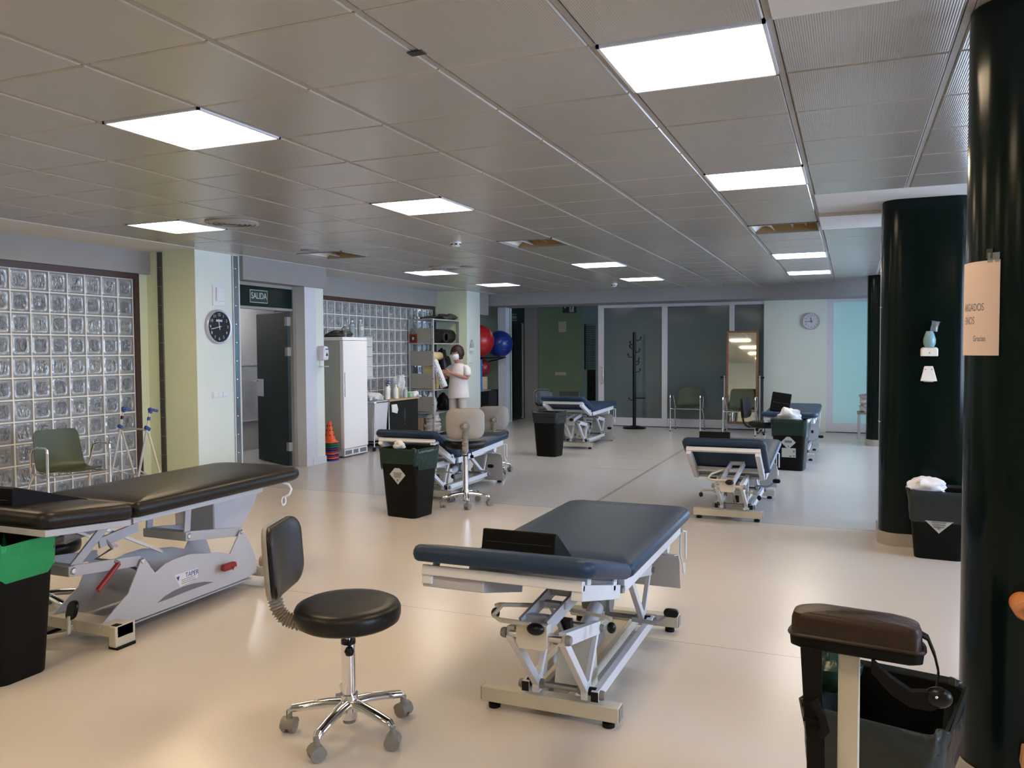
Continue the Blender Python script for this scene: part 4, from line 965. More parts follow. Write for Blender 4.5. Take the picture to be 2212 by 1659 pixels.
# ================================================================ BINS
def bin_(label, x, y, rz, bagm, sticker=1, w=.40, d=.36, h=.60, drop=.17, sheet=False, fill=None, uneven=.03, bag_in=False):
    t = thing('waste_bin', label, 'bin', (x,y,0), rz, 'black plastic waste bins')
    def ring(k, z, r=.05, e=0.): return [(u,v,z) for u,v in rrect(-w/2*k-e, w/2*k+e, -d/2*k-e, d/2*k+e, r, 6)]
    o = .80
    def kk(z): return o+(1-o)*z/h
    b = MB(); b.loft([ring(kk(0)*.6,.0),ring(kk(0)*.98,0),ring(kk(0),.008),ring(kk(h*.9),h*.9),ring(kk(h)+.0,h*.9),ring(kk(h)+.02,h*.905),ring(kk(h)+.03,h),ring(kk(h)-.02,h),ring(kk(0)-.03,.02),ring(.2,.02,.01)], None, True, True)
    b.build('body','bin_black',t,smooth=50)
    # liner: hangs over the rim in folds
    rg = random.Random(int(abs(x*100+y*37))); n = 84; vs = []
    per = rrect(-w/2,w/2,-d/2,d/2,.05,20); n = len(per)
    ph = [rg.random()*6.28 for _ in range(6)]
    levels = [(-.16,.90),(-.05,.95),(.012,1.03),(.010,1.065)]
    rings = []
    for dz, k in levels: rings.append([(u*k+.004*sin(j*.9+ph[0]), v*k+.004*cos(j*.7+ph[1]), h+dz+.008*sin(j*.33+ph[2])*(dz>0)) for j,(u,v) in enumerate(per)])
    L = 5
    for q in range(1, L+1):
        rr_ = []
        for j,(u,v) in enumerate(per):
            a = 2*pi*j/n; dd = drop+uneven*sin(2*a+ph[3])+uneven*.4*sin(5*a+ph[4]); z = h-dd*q/L
            k = kk(z)+.050+.012*sin(3*a+ph[5]+q*.8)+.008*sin(9*a+ph[0]+q*1.7)
            if q == L: k -= .010
            rr_.append((u*k, v*k, z+.004*sin(7*a+q)))
        rings.append(rr_)
    MB().loft(rings, None, False, False).build('liner', bagm, t, smooth=80)
    if sticker:
        s = .085; zc = h-drop-{1:.062,2:.07,3:.0}[sticker]; dep = lambda z: -d/2*(kk(z))-.003
        vs = [(0, dep(zc-s)-.0, zc-s),(s,dep(zc),zc),(0,dep(zc+s),zc+s),(-s,dep(zc),zc)]
        hi = h-drop-.004
        if zc+s > hi:
            tt = s-(zc+s-hi); vs = [(0,dep(zc-s),zc-s),(s,dep(zc),zc),(zc+s-hi,dep(hi),hi),(-(zc+s-hi),dep(hi),hi),(-s,dep(zc),zc)]
        st = MB(); nn = len(vs); st.add(vs+[(p[0],p[1]-.0015,p[2]) for p in vs],[tuple(range(nn)),tuple(range(2*nn-1,nn-1,-1))]+[(i,(i+1)%nn,nn+(i+1)%nn,nn+i) for i in range(nn)])
        st.build('sticker','label_white',t,smooth=0,label='white diamond waste sticker')
        yy = dep(zc)-.004; m = MB()
        for k in range(3 if sticker!=2 else 1): 
            if sticker in (1,3): m.box(-.045+.006*k,.045-.006*k,yy-.002,yy+.004,zc+(.012 if sticker==1 else -.012)-.016*k,zc+(.018 if sticker==1 else -.006)-.016*k)
        if sticker==2: m.box(-.042,.042,yy-.003,yy+.004,zc-.006,zc+.022)
        m.box(-.006,.006,yy-.0005,yy+.006,zc-.055,zc-.040)
        m.build('print','ink_grey',t,smooth=0)
    if sheet:
        zc = h*.36; MB().box(-.075,.085,-d/2*kk(zc+.05)-.004,-d/2*kk(zc+.05)-.0015,zc-.055,zc+.055).xf(RZ(0)).build('label_sheet','label_white',t,smooth=0)
        m = MB(); yy = -d/2*kk(zc+.05)-.0055
        for q in ((.055,.075,.005,.03),(.01,.04,-.048,-.035),(.055,.075,-.045,-.028)): m.box(q[0],q[1],yy,yy+.003,zc+q[2],zc+q[3])
        m.build('print','ink_grey',t,smooth=0)
    return t
def crumple(name, label, cat, loc, size, m, seed=1, rz=0, group=None, flat=1.):
    rg = random.Random(seed); import mathutils
    mb = MB(); mb.sphere((0,0,0),1,n=26); off = Vector((rg.random()*9,rg.random()*9,0))
    vs = []
    for v in mb.v:
        v = Vector(v); k = 1+.45*mathutils.noise.noise(v*1.6+off)+.18*mathutils.noise.noise(v*4.5+off)
        v = v*k; v.z = max(v.z, -.55); vs.append((v.x*size[0], v.y*size[1], (v.z+.55)*size[2]*.7))
    mb.v = vs; o = mb.build(name, m, None, smooth=50); o.location = loc; o.rotation_euler = (0,0,rz); tag(o, label, cat, group); return o
bin_('black bin with dark green bag and diamond sticker, in front of the middle blue table', -3.60, 6.28, R(-7), 'bag_green', 1, drop=.16, uneven=.035)
bin_('black bin with a dark bag and no sticker, beside the far left blue table', -3.82, 10.52, R(-6), 'bag_dark', 0, w=.37,d=.34, drop=.14, uneven=.008)
bin_('black bin with green bag, diamond sticker and white label sheet by the flat blue table', -.66, 10.33, R(-6), 'bag_green', 2, drop=.19, sheet=True, uneven=.012)
bin_('black bin with a dark bag and paper towel on top, against the middle green column', .575, 6.34, R(-4), 'bag_dark', 3, w=.38,d=.30, h=.46, drop=.19, uneven=.02)
bin_('black bin with a bright green bag at the left edge', -3.535, 2.47, R(0), 'bag_bright', 0, w=.38,d=.30, h=.62, drop=.14, uneven=.015)
b = bin_('dark bin with a wide open liner in the right foreground, below the arm support', .095, 2.415, R(-14), 'bag_dark', 0, w=.34,d=.38, h=.50, drop=.16, uneven=.02)
crumple('paper_towel', 'crumpled white paper towel on the bin by the flat blue table', 'paper towel', (-.67,10.31,.585), (.125,.10,.14), 'paper', 3)
crumple('paper_towel', 'long white paper towel lying over the bin at the middle green column', 'paper towel', (.49,6.32,.455), (.12,.05,.085), 'cloth_white', 9, .1)
crumple('paper_towel', 'small cream paper sticking out of the bin with the diamond sticker', 'paper towel', (-3.71,6.30,.585), (.06,.05,.06), 'cloth_white', 5)
crumple('plastic_liner_bunch', 'loose bunch of greenish plastic in the open bin in the foreground', 'plastic bag', (-.05,2.50,.48), (.07,.08,.10), 'bag_green', 6)

# ================================================================ ARM SUPPORT (right foreground)
t = thing('arm_support_stand', 'brown padded forearm support with hanging straps on a beige post, right foreground', 'arm support', (.005,1.75,0), R(-3))
zt = .922
P = MB(); out = rrect4(-.112,.130,-.040,.045,[.035,.05,.02,.02]);
def padr(k, z, sl=.16): return [(x*k+.0, y*k, z-sl*(x+.12)*.0-.22*max(0,x-.02)**1.6*1.) for x, y in out]
P.loft([padr(.9,zt-.074),padr(1.,zt-.070),padr(1.02,zt-.046)]); P.build('pad_base','strap',t)
P = MB(); P.loft([padr(1.02,zt-.050),padr(1.04,zt-.046),padr(.99,zt-.042),padr(.985,zt-.016),padr(.95,zt-.004),padr(.80,zt),padr(.1,zt+.003)]); P.build('pad','leather_brown',t,smooth=50)
MB().tube([(u*1.02,v*1.02,zt-.047-.22*max(0,u-.02)**1.6) for u,v in out],.004,closed=True,n=6).build('piping','leather_brown',t)
MB().box(-.022,.018,-.008,.016,.0,zt-.08).build('post','cream_metal',t,bevel=.003)
MB().prism([(-.20,-.12),(.20,-.12),(.20,.16),(-.20,.16)],0,.02).build('foot_plate','cream_metal',t,bevel=.004)
MB().loft([[(x,y,z) for x,y in ((c-w,-.05),(c+w,-.05),(c+w,-.045),(c-w,-.045))] for c,w,z in ((-.070,.020,zt-.07),(-.066,.018,zt-.17),(-.060,.017,zt-.25),(-.056,.017,zt-.5),(-.056,.017,.12))]).build('strap','strap',t)
MB().box(-.086,-.046,-.056,-.040,zt-.185,zt-.178).box(-.083,-.043,-.056,-.040,zt-.215,zt-.208).build('strap_slide','strap',t)
MB().tube([(-.065,-.052,zt-.17),(-.046,-.056,zt-.20),(-.040,-.052,zt-.225),(-.052,-.050,zt-.24)],.010,n=6).build('strap_fold','strap',t)
def ribbon(path, w, th=.003):
    rings = []
    for (x,y,z), ww in zip(path, w): rings.append([(x,y-ww,z),(x,y+ww,z),(x+th,y+ww,z+th),(x+th,y-ww,z+th)])
    return MB().loft(rings)
ribbon([(.110,0,zt-.02),(.136,-.01,zt-.03),(.148,-.012,zt-.06),(.155,-.015,zt-.09),(.152,-.018,zt-.125)],[.015]*5).build('loop_strap','strap',t,smooth=60)
MB().loft([[(x,y,z+dz) for y,dz in ((-.055,-h),(-.035,-h),(-.035,h),(-.055,h))] for x,z,h in ((.04,zt-.085,.012),(.075,zt-.118,.016),(.11,zt-.138,.015),(.145,zt-.135,.018),(.165,zt-.125,.014))]).build('lower_strap','strap',t)
MB().sphere((.156,-.045,zt-.128),.022,(1.1,.7,.9)).build('buckle','plastic_black',t)
MB().sphere((.152,-.062,zt-.122),.003).build('rivet','chrome',t)

# ================================================================ WALKER
t = thing('rolling_walker', 'grey walker frame with blue hand grips and blue joints by the glass block wall', 'walker', (0,0,0))
def Wk(y, x): return (x, y)
for x, yc, nm in ((-6.80,6.09,0),(-6.42,6.07,1)):
    J = Vector((x, yc-.03, .70)); Tp = Vector((x, yc+.01, .885))
    F = Vector((x+.02, yc+.16, .03)); B = Vector((x-.0, yc-.20, .07))
    MB().cyl(J,F,.011).build('front_leg','cream_metal',t); MB().cyl(J,B,.012).build('rear_leg','grey_metal',t)  # shade on rear legs and cross bars is put in as greyer metal
    MB().cyl(J-(Tp-J)*.1,Tp,.009).build('handle_tube','cream_metal',t)
    MB().cyl(J.lerp(Tp,.42),J.lerp(Tp,.60),.015).build('collar','plastic_blue' if nm else 'plastic_black',t)
    MB().cbox((0,0,0),(.035,.06,.035)).xf(T(J) @ RX(R(-35))).build('joint','plastic_blue',t,bevel=.006)
    MB().sphere(Tp,.022,(1,1,.9)).bar(Tp,Tp+Vector((.01,.085,-.020)),.026,.028).bar(Tp,Tp-Vector((0,0,.04)),.03,.03).build('hand_grip','plastic_blue',t,bevel=.006)
    MB().cyl(F-Vector((0,0,.03)),F+Vector((0,-.01,.04)),.018,.014).build('leg_tip','plastic_blue',t)
    MB().cyl(B-Vector((.014,0,.01)),B+Vector((.014,0,-.01)),.058,n=24).build('wheel','plastic_blue' if nm else 'plastic_black',t)
MB().tube([(-6.80,6.06,.68),(-6.75,6.05,.69),(-6.47,6.03,.69),(-6.42,6.04,.68)],.009).build('cross_bar','grey_metal',t)
MB().tube([(-6.80,5.94,.30),(-6.76,6.10,.22),(-6.50,6.10,.22),(-6.42,5.93,.30)],.009).build('cross_bar','grey_metal',t)

# ================================================================ FRIDGE AND THINGS ON IT
t = thing('fridge', 'tall white fridge with a grey-green side in the alcove', 'fridge', (-6.64,9.60,0))
MB().box(-.32,.24,-.29,.29,.09,1.60).build('body','fridge_side',t,bevel=.006)
MB().box(-.33,.30,-.30,.30,1.60,1.645).build('top','fridge_white',t,bevel=.006)
d = MB().box(.245,.305,-.295,.295,.12,1.595).build('door','fridge_white',t,bevel=.008)
MB().box(.304,.320,-.275,-.245,.83,1.17).build('door_handle','fridge_white',d,bevel=.005)
MB().box(.20,.298,-.285,.285,.02,.115).build('plinth_grille','plastic_white',t,bevel=.003)
for k in range(13):
    if k in (4,8): continue
    MB().box(.296,.302,-.265+k*.04,-.235+k*.04,.04,.095).build('grille_slot','ink_grey',t,smooth=0)
for yy in (-.24,.24): MB().cyl((.22,yy-.015,.022),(.22,yy+.015,.022),.022).cyl((-.25,yy-.015,.022),(-.25,yy+.015,.022),.022).build('caster','plastic_black',t)
for zz in (.62,.66): MB().cyl((.303,-.28,zz+.25),(.308,-.28,zz+.25),.005).build('screw','ink_grey',t)
o = crumple('folded_cloth', 'folded camouflage cloth on top of the fridge', 'cloth', (-6.58,9.56,1.647), (.17,.20,.085), 'camo', 12)
def bottle(x, y, z, h, r, m, cap, label, name='bottle', group=None, pump=False):
    t = thing(name, label, 'bottle', (x,y,z), 0, group)
    MB().lathe([(.001,0),(r,.003),(r,h*.66),(r*.85,h*.76),(r*.36,h*.86),(r*.34,h*.92),(.001,h*.92)],n=18).build('body',m,t)
    c = MB().cyl((0,0,h*.91),(0,0,h),r*.40)
    if pump: c.cyl((0,0,h),(0,0,h*1.10),r*.12).bar((0,0,h*1.11),(r*1.0,0,h*1.09),r*.35,r*.25)
    c.build('cap',cap,t)
    return t
g='clear bottles on the fridge'
bottle(-6.46,9.52,1.647,.17,.038,'bottle_clear','plastic_white','small clear bottle on the left of the fridge top',group=g)
bottle(-6.52,9.80,1.647,.24,.040,'bottle_clear','plastic_white','clear water bottle in the middle of the fridge top',group=g)
b = bottle(-6.42,9.86,1.647,.25,.040,'bottle_clear','plastic_white','clear water bottle with a white label, at the front of the fridge top',group=g)
MB().lathe([(.0405,.10),(.0405,.15),(.041,.15),(.041,.10)]).build('label_band','label_white',b)
# cones
cols = ['cone_blue','orange','cone_blue','orange','cone_purple','cone_purple','cone_green','cone_green']
names = ['blue','orange red','blue','orange red','purple','dark purple','green','green']
z = .0; gname = 'stacked training cones'
for k in range(9):
    top = k == 8
    hgt = .30; m = 'orange' if top else cols[k]
    zz = .0 + k*.030
    lab = 'orange training cone with round holes, topmost of the stack beside the fridge' if top else '%s training cone stacked beside the fridge, %s' % (names[k], ['lowest of all','second from the bottom','third from the bottom','fourth from the bottom','fifth from the bottom','sixth from the bottom','lower of the two green ones','just under the orange cone on top'][k])
    t = thing('training_cone', lab, 'cone', (-6.40, 9.06, zz), 0, gname)
    base = rrect(-.10,.10,-.10,.10,.06,6)
    n = len(base)
    def cr(r): return [(r*cos(math.atan2(v,u)), r*sin(math.atan2(v,u))) for u,v in base]
    rings = [[(u,v,0) for u,v in base],[(u,v,.012) for u,v in base]]+[[(u,v,h_) for u,v in cr(r)] for r,h_ in ((.088,.022),(.076,.045),(.055,.13),(.034,.23),(.024,.275),(.018,.283),(.010,.283),(.010,.27),(.070,.03),(.09,.001))]
    MB().loft(rings, None, False, False).build('cone_body', m, t, smooth=40)
    if top:
        for zz2 in (.10,.165,.225):
            rr2 = .0885-.235*zz2+.0
            rr2 = {.10:.0625,.165:.0476,.225:.036}[zz2]
            for a in (-50,10,70,130,190,250):
                d = Vector((cos(R(a)),sin(R(a)),.25)); p = Vector((rr2*cos(R(a)),rr2*sin(R(a)),zz2)); MB().cyl(p-d*.002,p+d*.0022,.010,n=12).build('hole','ink',t)
# notice sheets on the blocks
t = thing('wall_planner', 'white wall planner of four printed sheets taped on the glass blocks behind the fridge', 'notice', (XW+.004, 10.90, 1.40))
t.location = (XW+.006, 10.92, 1.38)
for k in range(4):
    z1 = .30-k*.155; s = MB().box(0,.003,-.155,.155,z1-.150,z1).build('sheet','paper',t,smooth=0)
    for q in range(6): MB().box(.003,.0035,-.14,.14,z1-.03-q*.02,z1-.027-q*.02).build('print_row','ink_grey',t,smooth=0)
    MB().box(.003,.0037,-.14,.14,z1-.012,z1-.006).build('heading','ink',t,smooth=0)
MB().box(-.002,.002,-.20,.17,-.37,-.31).build('plastic_sleeve','paint_corridor',t,smooth=0); MB().box(-.002,.004,-.17,.17,.30,.315).build('hanging_strip','plastic_grey',t,smooth=0)
# trolley with sack
t = thing('sack_trolley', 'chrome laundry trolley holding a white sack, between the fridge and the cabinet', 'trolley', (-6.55,10.30,0))
MB().tube([(u,v,.70) for u,v in rrect(-.20,.20,-.22,.22,.06,4)],.012,closed=True).build('top_ring','chrome',t)
for u in (-.19,.19):
    for v in (-.21,.21): MB().cyl((u,v,.05),(u,v,.70),.010).build('leg','chrome',t); MB().cyl((u-.012,v,.03),(u+.012,v,.03),.03).build('caster','plastic_black',t)
MB().tube([(-.19,-.21,.12),(.19,-.21,.12),(.19,.21,.12),(-.19,.21,.12)],.009,closed=True).build('base_ring','chrome',t)
rings = []
for z_, k in ((.705,1.02),(.72,1.06),(.70,1.10),(.60,1.07),(.40,1.0),(.20,.95),(.14,.7)):
    rings.append([(u*k*(1+.02*sin(j*.8)), v*k*(1+.02*cos(j)), z_) for j,(u,v) in enumerate(rrect(-.18,.18,-.20,.20,.06,8))])
MB().loft(rings).build('sack','bag_white',t,smooth=60)
crumple('bag_of_rags', 'crumpled white plastic bag lying on top of the sack trolley', 'plastic bag', (-6.50,10.30,.72), (.13,.17,.12), 'bag_white', 21)
t = thing('paper_slip', 'small white folded paper hanging beside the dark cabinet', 'paper', (-6.33,10.62,.60)); MB().prism([(-.08,-.06),(.06,-.09),(.09,-.03),(.05,.05),(-.09,.05)],0,.012,'x').xf(RZ(0)).build('sheet','paper',t,smooth=0); MB().cyl((-.08,0,.05),(-.08,0,.09),.004).build('clip','chrome',t)
# cabinet
t = thing('cabinet', 'dark cabinet with a wooden top and an oval handle, beside the shelf rack', 'cabinet', (-6.72,11.13,0))
MB().box(-.25,.25,-.44,.44,0,.685).build('body','cabinet_black',t,bevel=.004)
d = MB().box(.25,.268,-.43,.43,.03,.675).build('door','cabinet_black',t,bevel=.004)
MB().sphere((.270,0,.46),.10,(.06,.32,1.05)).build('door_handle','ink',d); MB().cyl((.268,.0,.315),(.274,.0,.315),.010).build('lock','chrome',d)
MB().box(-.26,.28,-.46,.46,.685,.712).build('top','wood_top',t,bevel=.003)
g='bottles on the dark cabinet'; zc=.712
bottle(-6.55,10.78,zc,.22,.040,'bottle_white','ink','white pump bottle with a black pump, leftmost on the cabinet',group=g,pump=True)
bottle(-6.62,10.90,zc,.25,.045,'bottle_white','ink_blue','tall white spray bottle with a blue collar on the cabinet',group=g,pump=True)
bottle(-6.50,10.95,zc,.22,.038,'bottle_white','bottle_white','plain white bottle in front of the spray bottle on the cabinet',group=g)
b = bottle(-6.52,11.05,zc,.21,.022,'bottle_yellow','bottle_white','slim yellow and white bottle on the cabinet',group=g)
b = bottle(-6.62,11.16,zc,.15,.032,'plastic_grey','bottle_white','short grey bottle beside the yellow one on the cabinet',group=g)
bottle(-6.50,11.24,zc,.17,.035,'label_white','bottle_white','short white tub bottle with printed label, middle of the cabinet',group=g)
crumple('plastic_bag', 'white crumpled plastic bag standing at the back of the cabinet', 'plastic bag', (-6.66,11.30,zc), (.10,.10,.34), 'bag_white', 31)
t = thing('green_box', 'small green box in front of the white bag on the cabinet', 'box', (-6.50,11.36,zc)); MB().box(-.04,.04,-.045,.045,0,.075).build('carton','bottle_green',t,bevel=.004); MB().box(-.03,.0405,-.03,.03,.03,.05).build('label','label_white',t)
crumple('folded_gloves', 'pale cloth lying on the right end of the cabinet', 'cloth', (-6.52,11.52,zc), (.10,.09,.08), 'cloth_white', 17)
# ================================================================ SHELF RACK
t = thing('shelf_rack', 'tall metal shelf rack with beige side panels behind the person in white', 'shelf', (0,0,0))
X0, X1, Y0, Y1 = -6.95, -6.50, 12.18, 13.17
for x in (X0, X1):
    for y in (Y0, Y1):
        MB().box(x-.016,x+.016,y-.016,y+.016,0,1.995).build('post','rack_frame',t,bevel=.002)
for z in (.06,.40,.79,1.575,1.985):
    MB().box(X0,X1+.012,Y0,Y1,z-.014,z+.006).build('shelf_board','rack_frame',t,bevel=.002)
for a, b in ((1.583,1.834),(1.20,1.45),(.81,1.066),(.42,.675)):
    MB().box(X0+.02,X1-.018,Y0-.008,Y0+.004,a,b).build('side_panel','rack_panel',t,bevel=.002)
for z in [.1+.22*k for k in range(9)]: 
    MB().lathe([(.001,.004),(.008,.003),(.010,0)],(X1,Y0-.016,z),(0,-1,0),8).build('bolt','ink',t)
t = thing('wall_picture', 'small dark red square picture hung by a cord on the rack side panel', 'picture', (-6.865,12.165,1.66))
MB().box(-.075,.075,-.010,0,-.075,.075).build('frame','plastic_red',t,bevel=.003); MB().box(-.05,.05,-.012,-.009,-.05,.05).build('picture','plastic_brown',t); MB().box(-.018,.018,-.0135,-.011,-.022,.026).build('motif','paper_pink',t)
MB().tube([(-.06,-.004,.075),(0,-.004,.165),(.06,-.004,.075)],.003,n=6).build('cord','plastic_brown',t)
def roll(name, label, cat, p0, p1, r, m, end='plastic_grey', group=None):
    t = thing(name, label, cat, p0, 0, group); d = Vector(p1)-Vector(p0)
    L = d.length
    MB().lathe([(.001,0),(r*.9,0),(r,.02),(r,L-.02),(r*.9,L),(.001,L)],(0,0,0),d,24).build('roll',m,t)
    MB().lathe([(.001,L),(r*.45,L),(r*.4,L+.004),(.001,L+.004)],(0,0,0),d,18).build('end_disc',end,t)
    return t
roll('rolled_mat', 'large black rolled mat on the upper shelf of the rack', 'mat', (-6.66,12.25,1.708), (-6.66,13.14,1.708), .122, 'vinyl_black')
t = thing('round_cushion', 'dark green round cushion leaning in front of the black rolled mat', 'cushion', (-6.56,12.72,1.583)); MB().lathe([(.001,0),(.09,0),(.10,.02),(.09,.035),(.001,.035)],(0,0,.103),(1,0,.0)).build('cushion','vinyl_green',t); MB().lathe([(.06,.035),(.064,.038),(.068,.035)],(0,0,.103),(1,0,0)).build('stitching','ink',t)
roll('foam_roller', 'cream foam roller lying on the middle shelf of the rack', 'foam roller', (-6.60,12.25,1.36), (-6.60,12.62,1.36), .07, 'foam_yellow', 'foam_beige')
t = thing('foam_block', 'upright cream foam block on the middle shelf, left of the person', 'foam block', (-6.62,12.33,.797)); MB().box(-.10,.10,-.10,.10,0,.49).build('block','foam_yellow',t,bevel=.02); MB().box(.1,.102,-.08,.08,.1,.11).build('seam','foam_beige',t)
crumple('dark_bag', 'black bag behind the foam roller on the middle shelf', 'bag', (-6.72,12.95,.797), (.16,.20,.62), 'vinyl_black', 14)
t = thing('orange_ball', 'orange ball on the middle shelf of the rack beside the paper roll', 'ball', (-6.56,12.53,.797)); MB().sphere((0,0,.10),.10).build('ball','plastic_red2',t); MB().cyl((.09,0,.12),(.101,0,.122),.008).build('valve','ink',t)
crumple('black_strap_bundle', 'bundle of black straps and small parts on the middle shelf', 'straps', (-6.57,12.72,.797), (.07,.12,.10), 'plastic_black', 8)
#crumple('brown_slippers', 'red-brown soft item showing between the side panels of the rack', 'cloth', (-6.60,12.24,1.07-.27), (.0,.0,.0), 'plastic_brown', 2) if False else None
crumple('white_bag', 'white crumpled bag on the lower shelf of the rack', 'plastic bag', (-6.66,12.40,.407), (.09,.12,.30), 'towel_white', 23)
crumple('black_cushion', 'flat black cushion on top of the white bag on the lower shelf', 'cushion', (-6.66,12.85,.407), (.12,.13,.26), 'vinyl_black', 27)
for k in range(5):
    t = crumple('folded_towel', 'folded white towel low in the rack, ' + ('lowest of the stack','second from the bottom of the stack','middle of the stack','second from the top of the stack','topmost of the stack')[k], 'towel', (-6.62,12.36,.067+k*.058), (.13,.13,.088), 'towel_white', 40+k, 0, 'folded white towels in the rack')
t = thing('cardboard_box', 'brown cardboard box on the floor inside the near end of the rack', 'box', (-6.83,12.30,.067)); MB().box(-.09,.09,-.09,.09,0,.24).build('carton','cardboard',t,bevel=.003); MB().box(-.09,.09,-.02,.02,.24,.242).build('tape','foam_beige',t)
t = thing('blue_lidded_box', 'pale blue box in the near end of the rack above the cardboard box', 'box', (-6.76,12.32,.31)); MB().box(-.08,.08,-.08,.08,0,.08).build('body','foam_pale',t,bevel=.006); MB().box(-.085,.085,-.085,.085,.07,.085).build('lid','foam_pale',t,bevel=.004)
t = thing('folder', 'flat black folder on top of the rack', 'folder', (-6.62,12.40,1.992)); MB().prism([(-.20,0),(.20,0),(.20,.02),(0,.055),(-.20,.02)],-.14,.14,'y').xf(RZ(R(90))).build('cover','plastic_black',t,bevel=.004); MB().box(-.1,.1,-.201,-.199,.004,.012).build('pages','paper_sheet',t)
crumple('camouflage_pillow', 'camouflage pillow on top of the rack, right of the black folder', 'pillow', (-6.62,12.93,1.992), (.14,.26,.10), 'camo', 33)

# ================================================================ PERSON
P = thing('person', 'person in white short-sleeved tunic and trousers with a face mask, holding a paper roll', 'person', (-6.22,12.56,0), R(-8))
def skinmesh(name, verts, edges, m, parent, sub=2, root=0):
    me = bpy.data.meshes.new(name); me.from_pydata([v[:3] for v in verts], edges, []); me.materials.append(MT[m])
    o = bpy.data.objects.new(name, me); C.objects.link(o); o.parent = parent
    o.modifiers.new('skin','SKIN')
    if not me.skin_vertices: me.skin_vertices_add() if hasattr(me,'skin_vertices_add') else None
    sk = me.attributes.get('skin') 
    for i, v in enumerate(verts):
        s = me.skin_vertices[0].data[i]; s.radius = (v[3], v[4] if len(v) > 4 else v[3]); s.use_root = (i == root)
    s = o.modifiers.new('sub','SUBSURF'); s.levels = sub; s.render_levels = sub
    o.modifiers['skin'].use_smooth_shade = True
    return o
V = []; E_ = []
def jv(*a, link=None):
    V.append(a); i = len(V)-1
    if link is not None: E_.append((link, i))
    return i
pel = jv(0,.0,.80,.125,.10)
sp1 = jv(0,.01,.93,.11,.085,link=pel); sp2 = jv(0,.015,1.05,.12,.09,link=sp1); ch = jv(0,.015,1.145,.09,.07,link=sp2)
nk = jv(0,.0,1.225,.054,link=ch); nk2 = jv(0,-.015,1.27,.052,link=nk)
h1 = jv(0,-.045,1.31,.066,.068,link=nk2); h2 = jv(0,-.045,1.37,.080,.096,link=h1); h3 = jv(0,-.032,1.43,.084,.100,link=h2); h4 = jv(0,-.02,1.485,.058,.066,link=h3)
for s in (-1,1):
    hp_ = jv(s*.085,.0,.78,.085,link=pel); kn = jv(s*.095,-.01,.45,.055,link=hp_); an = jv(s*.10,.02,.09,.038,link=kn); ft = jv(s*.105,-.05,.045,.036,.03,link=an); to = jv(s*.11,-.13,.030,.034,.022,link=ft)
hands = {}
for s, elb, wr, fd in ((1,(.215,-.03,.975),(-.035,-.225,1.085),(-1,-.25,.12)),(-1,(-.235,-.03,.975),(-.245,-.215,1.135),(-.15,-.6,.8))):
    sh = jv(s*.140,.015,1.155,.038,link=ch); sh2 = jv(s*.182,.01,1.120,.042,link=sh); el = jv(*elb,.036,link=sh2)
    mid = tuple(elb[k]*.5+wr[k]*.5 for k in range(3)); fm = jv(*mid,.033,link=el); w = jv(*wr,.024,.020,link=fm)
    f = Vector(fd).normalized(); pc = Vector(wr)+f*.05; p = jv(*pc,.030,.018,link=w)
    up = Vector((0,0,1)); up = (up-f*up.dot(f)).normalized(); inn = f.cross(up)*(1 if s>0 else -1)   # curl direction
    curl = Vector((0,-1,0)) if s>0 else Vector((-1,-.3,0))
    curl = Vector((.0,-1.,0)); 
    for q in range(4):
        off = up*(.026-.0175*q); L = (.028,.031,.029,.023)[q]
        b0 = pc+f*.022+off; b1 = b0+f*L*.8+curl*.008; b2 = b1+(f*.5+curl*.8)*L*.8; b3 = b2+(curl*.6-f*.3)*L*.6
        i0 = jv(*b0,.0105,link=p); i1 = jv(*b1,.0088,link=i0); i2 = jv(*b2,.0080,link=i1); jv(*b3,.0068,link=i2)
    b0 = Vector(wr)+f*.022+up*.028; b1 = b0+up*.024+f*.018+curl*.012; b2 = b1+f*.022+curl*.014+up*.006
    i0 = jv(*b0,.012,link=w); i1 = jv(*b1,.010,link=i0); jv(*b2,.008,link=i1)
body = skinmesh('body', V, E_, 'skin', P, 2, pel)
# face details
MF_ = T((0,-.008,1.385)) @ Matrix.Scale(1.15,4) @ T((0,0,-1.45))
def small(name, mb, m, lab=None): return mb.xf(MF_).build(name, m, P, smooth=60, label=lab)
hx, hy, hz = 0, -.03, 1.45
small('nose', MB().sphere((0,-.122,1.448),.014,(.8,1.1,1.3)), 'skin')
for s in (-1,1):
    small('eye', MB().sphere((s*.030,-.108,1.472),.010,(1.2,.6,.8)), 'sign_white'); small('ear', MB().sphere((s*.080,-.02,1.455),.024,(.4,.8,1.2)), 'skin')
    small('eyebrow', MB().bar((s*.016,-.116,1.492),(s*.046,-.106,1.490),.006,.005), 'hair')
g_ = MB()
for s in (-1,1): g_.tube([(s*.032+.021*cos(a),-.122,1.470+.015*sin(a)) for a in [2*pi*k/14 for k in range(14)]],.0025,closed=True,n=6); g_.tube([(s*.052,-.120,1.473),(s*.078,-.08,1.474),(s*.082,-.02,1.468)],.002,n=6)
g_.tube([(-.012,-.124,1.472),(.012,-.124,1.472)],.002,n=6); small('glasses', g_, 'ink')
rings = []
for z, k, yy in ((1.462,.72,-.118),(1.448,1.0,-.128),(1.425,1.08,-.136),(1.400,1.0,-.128),(1.378,.80,-.108),(1.368,.5,-.088)):
    rings.append([(.066*k*sin(a), yy+.075*(1-cos(a))*.9, z+.0) for a in [R(-80+160*q/12) for q in range(13)]]+[(.060*k*sin(a), yy+.006+.075*(1-cos(a))*.9, z) for a in [R(80-160*q/12) for q in range(13)]])
small('face_mask', MB().loft(rings), 'mask')
for s in (-1,1): small('mask_loop', MB().tube([(s*.060,-.085,1.445),(s*.082,-.02,1.47),(s*.080,-.02,1.43),(s*.058,-.08,1.40)],.002,n=6), 'mask')
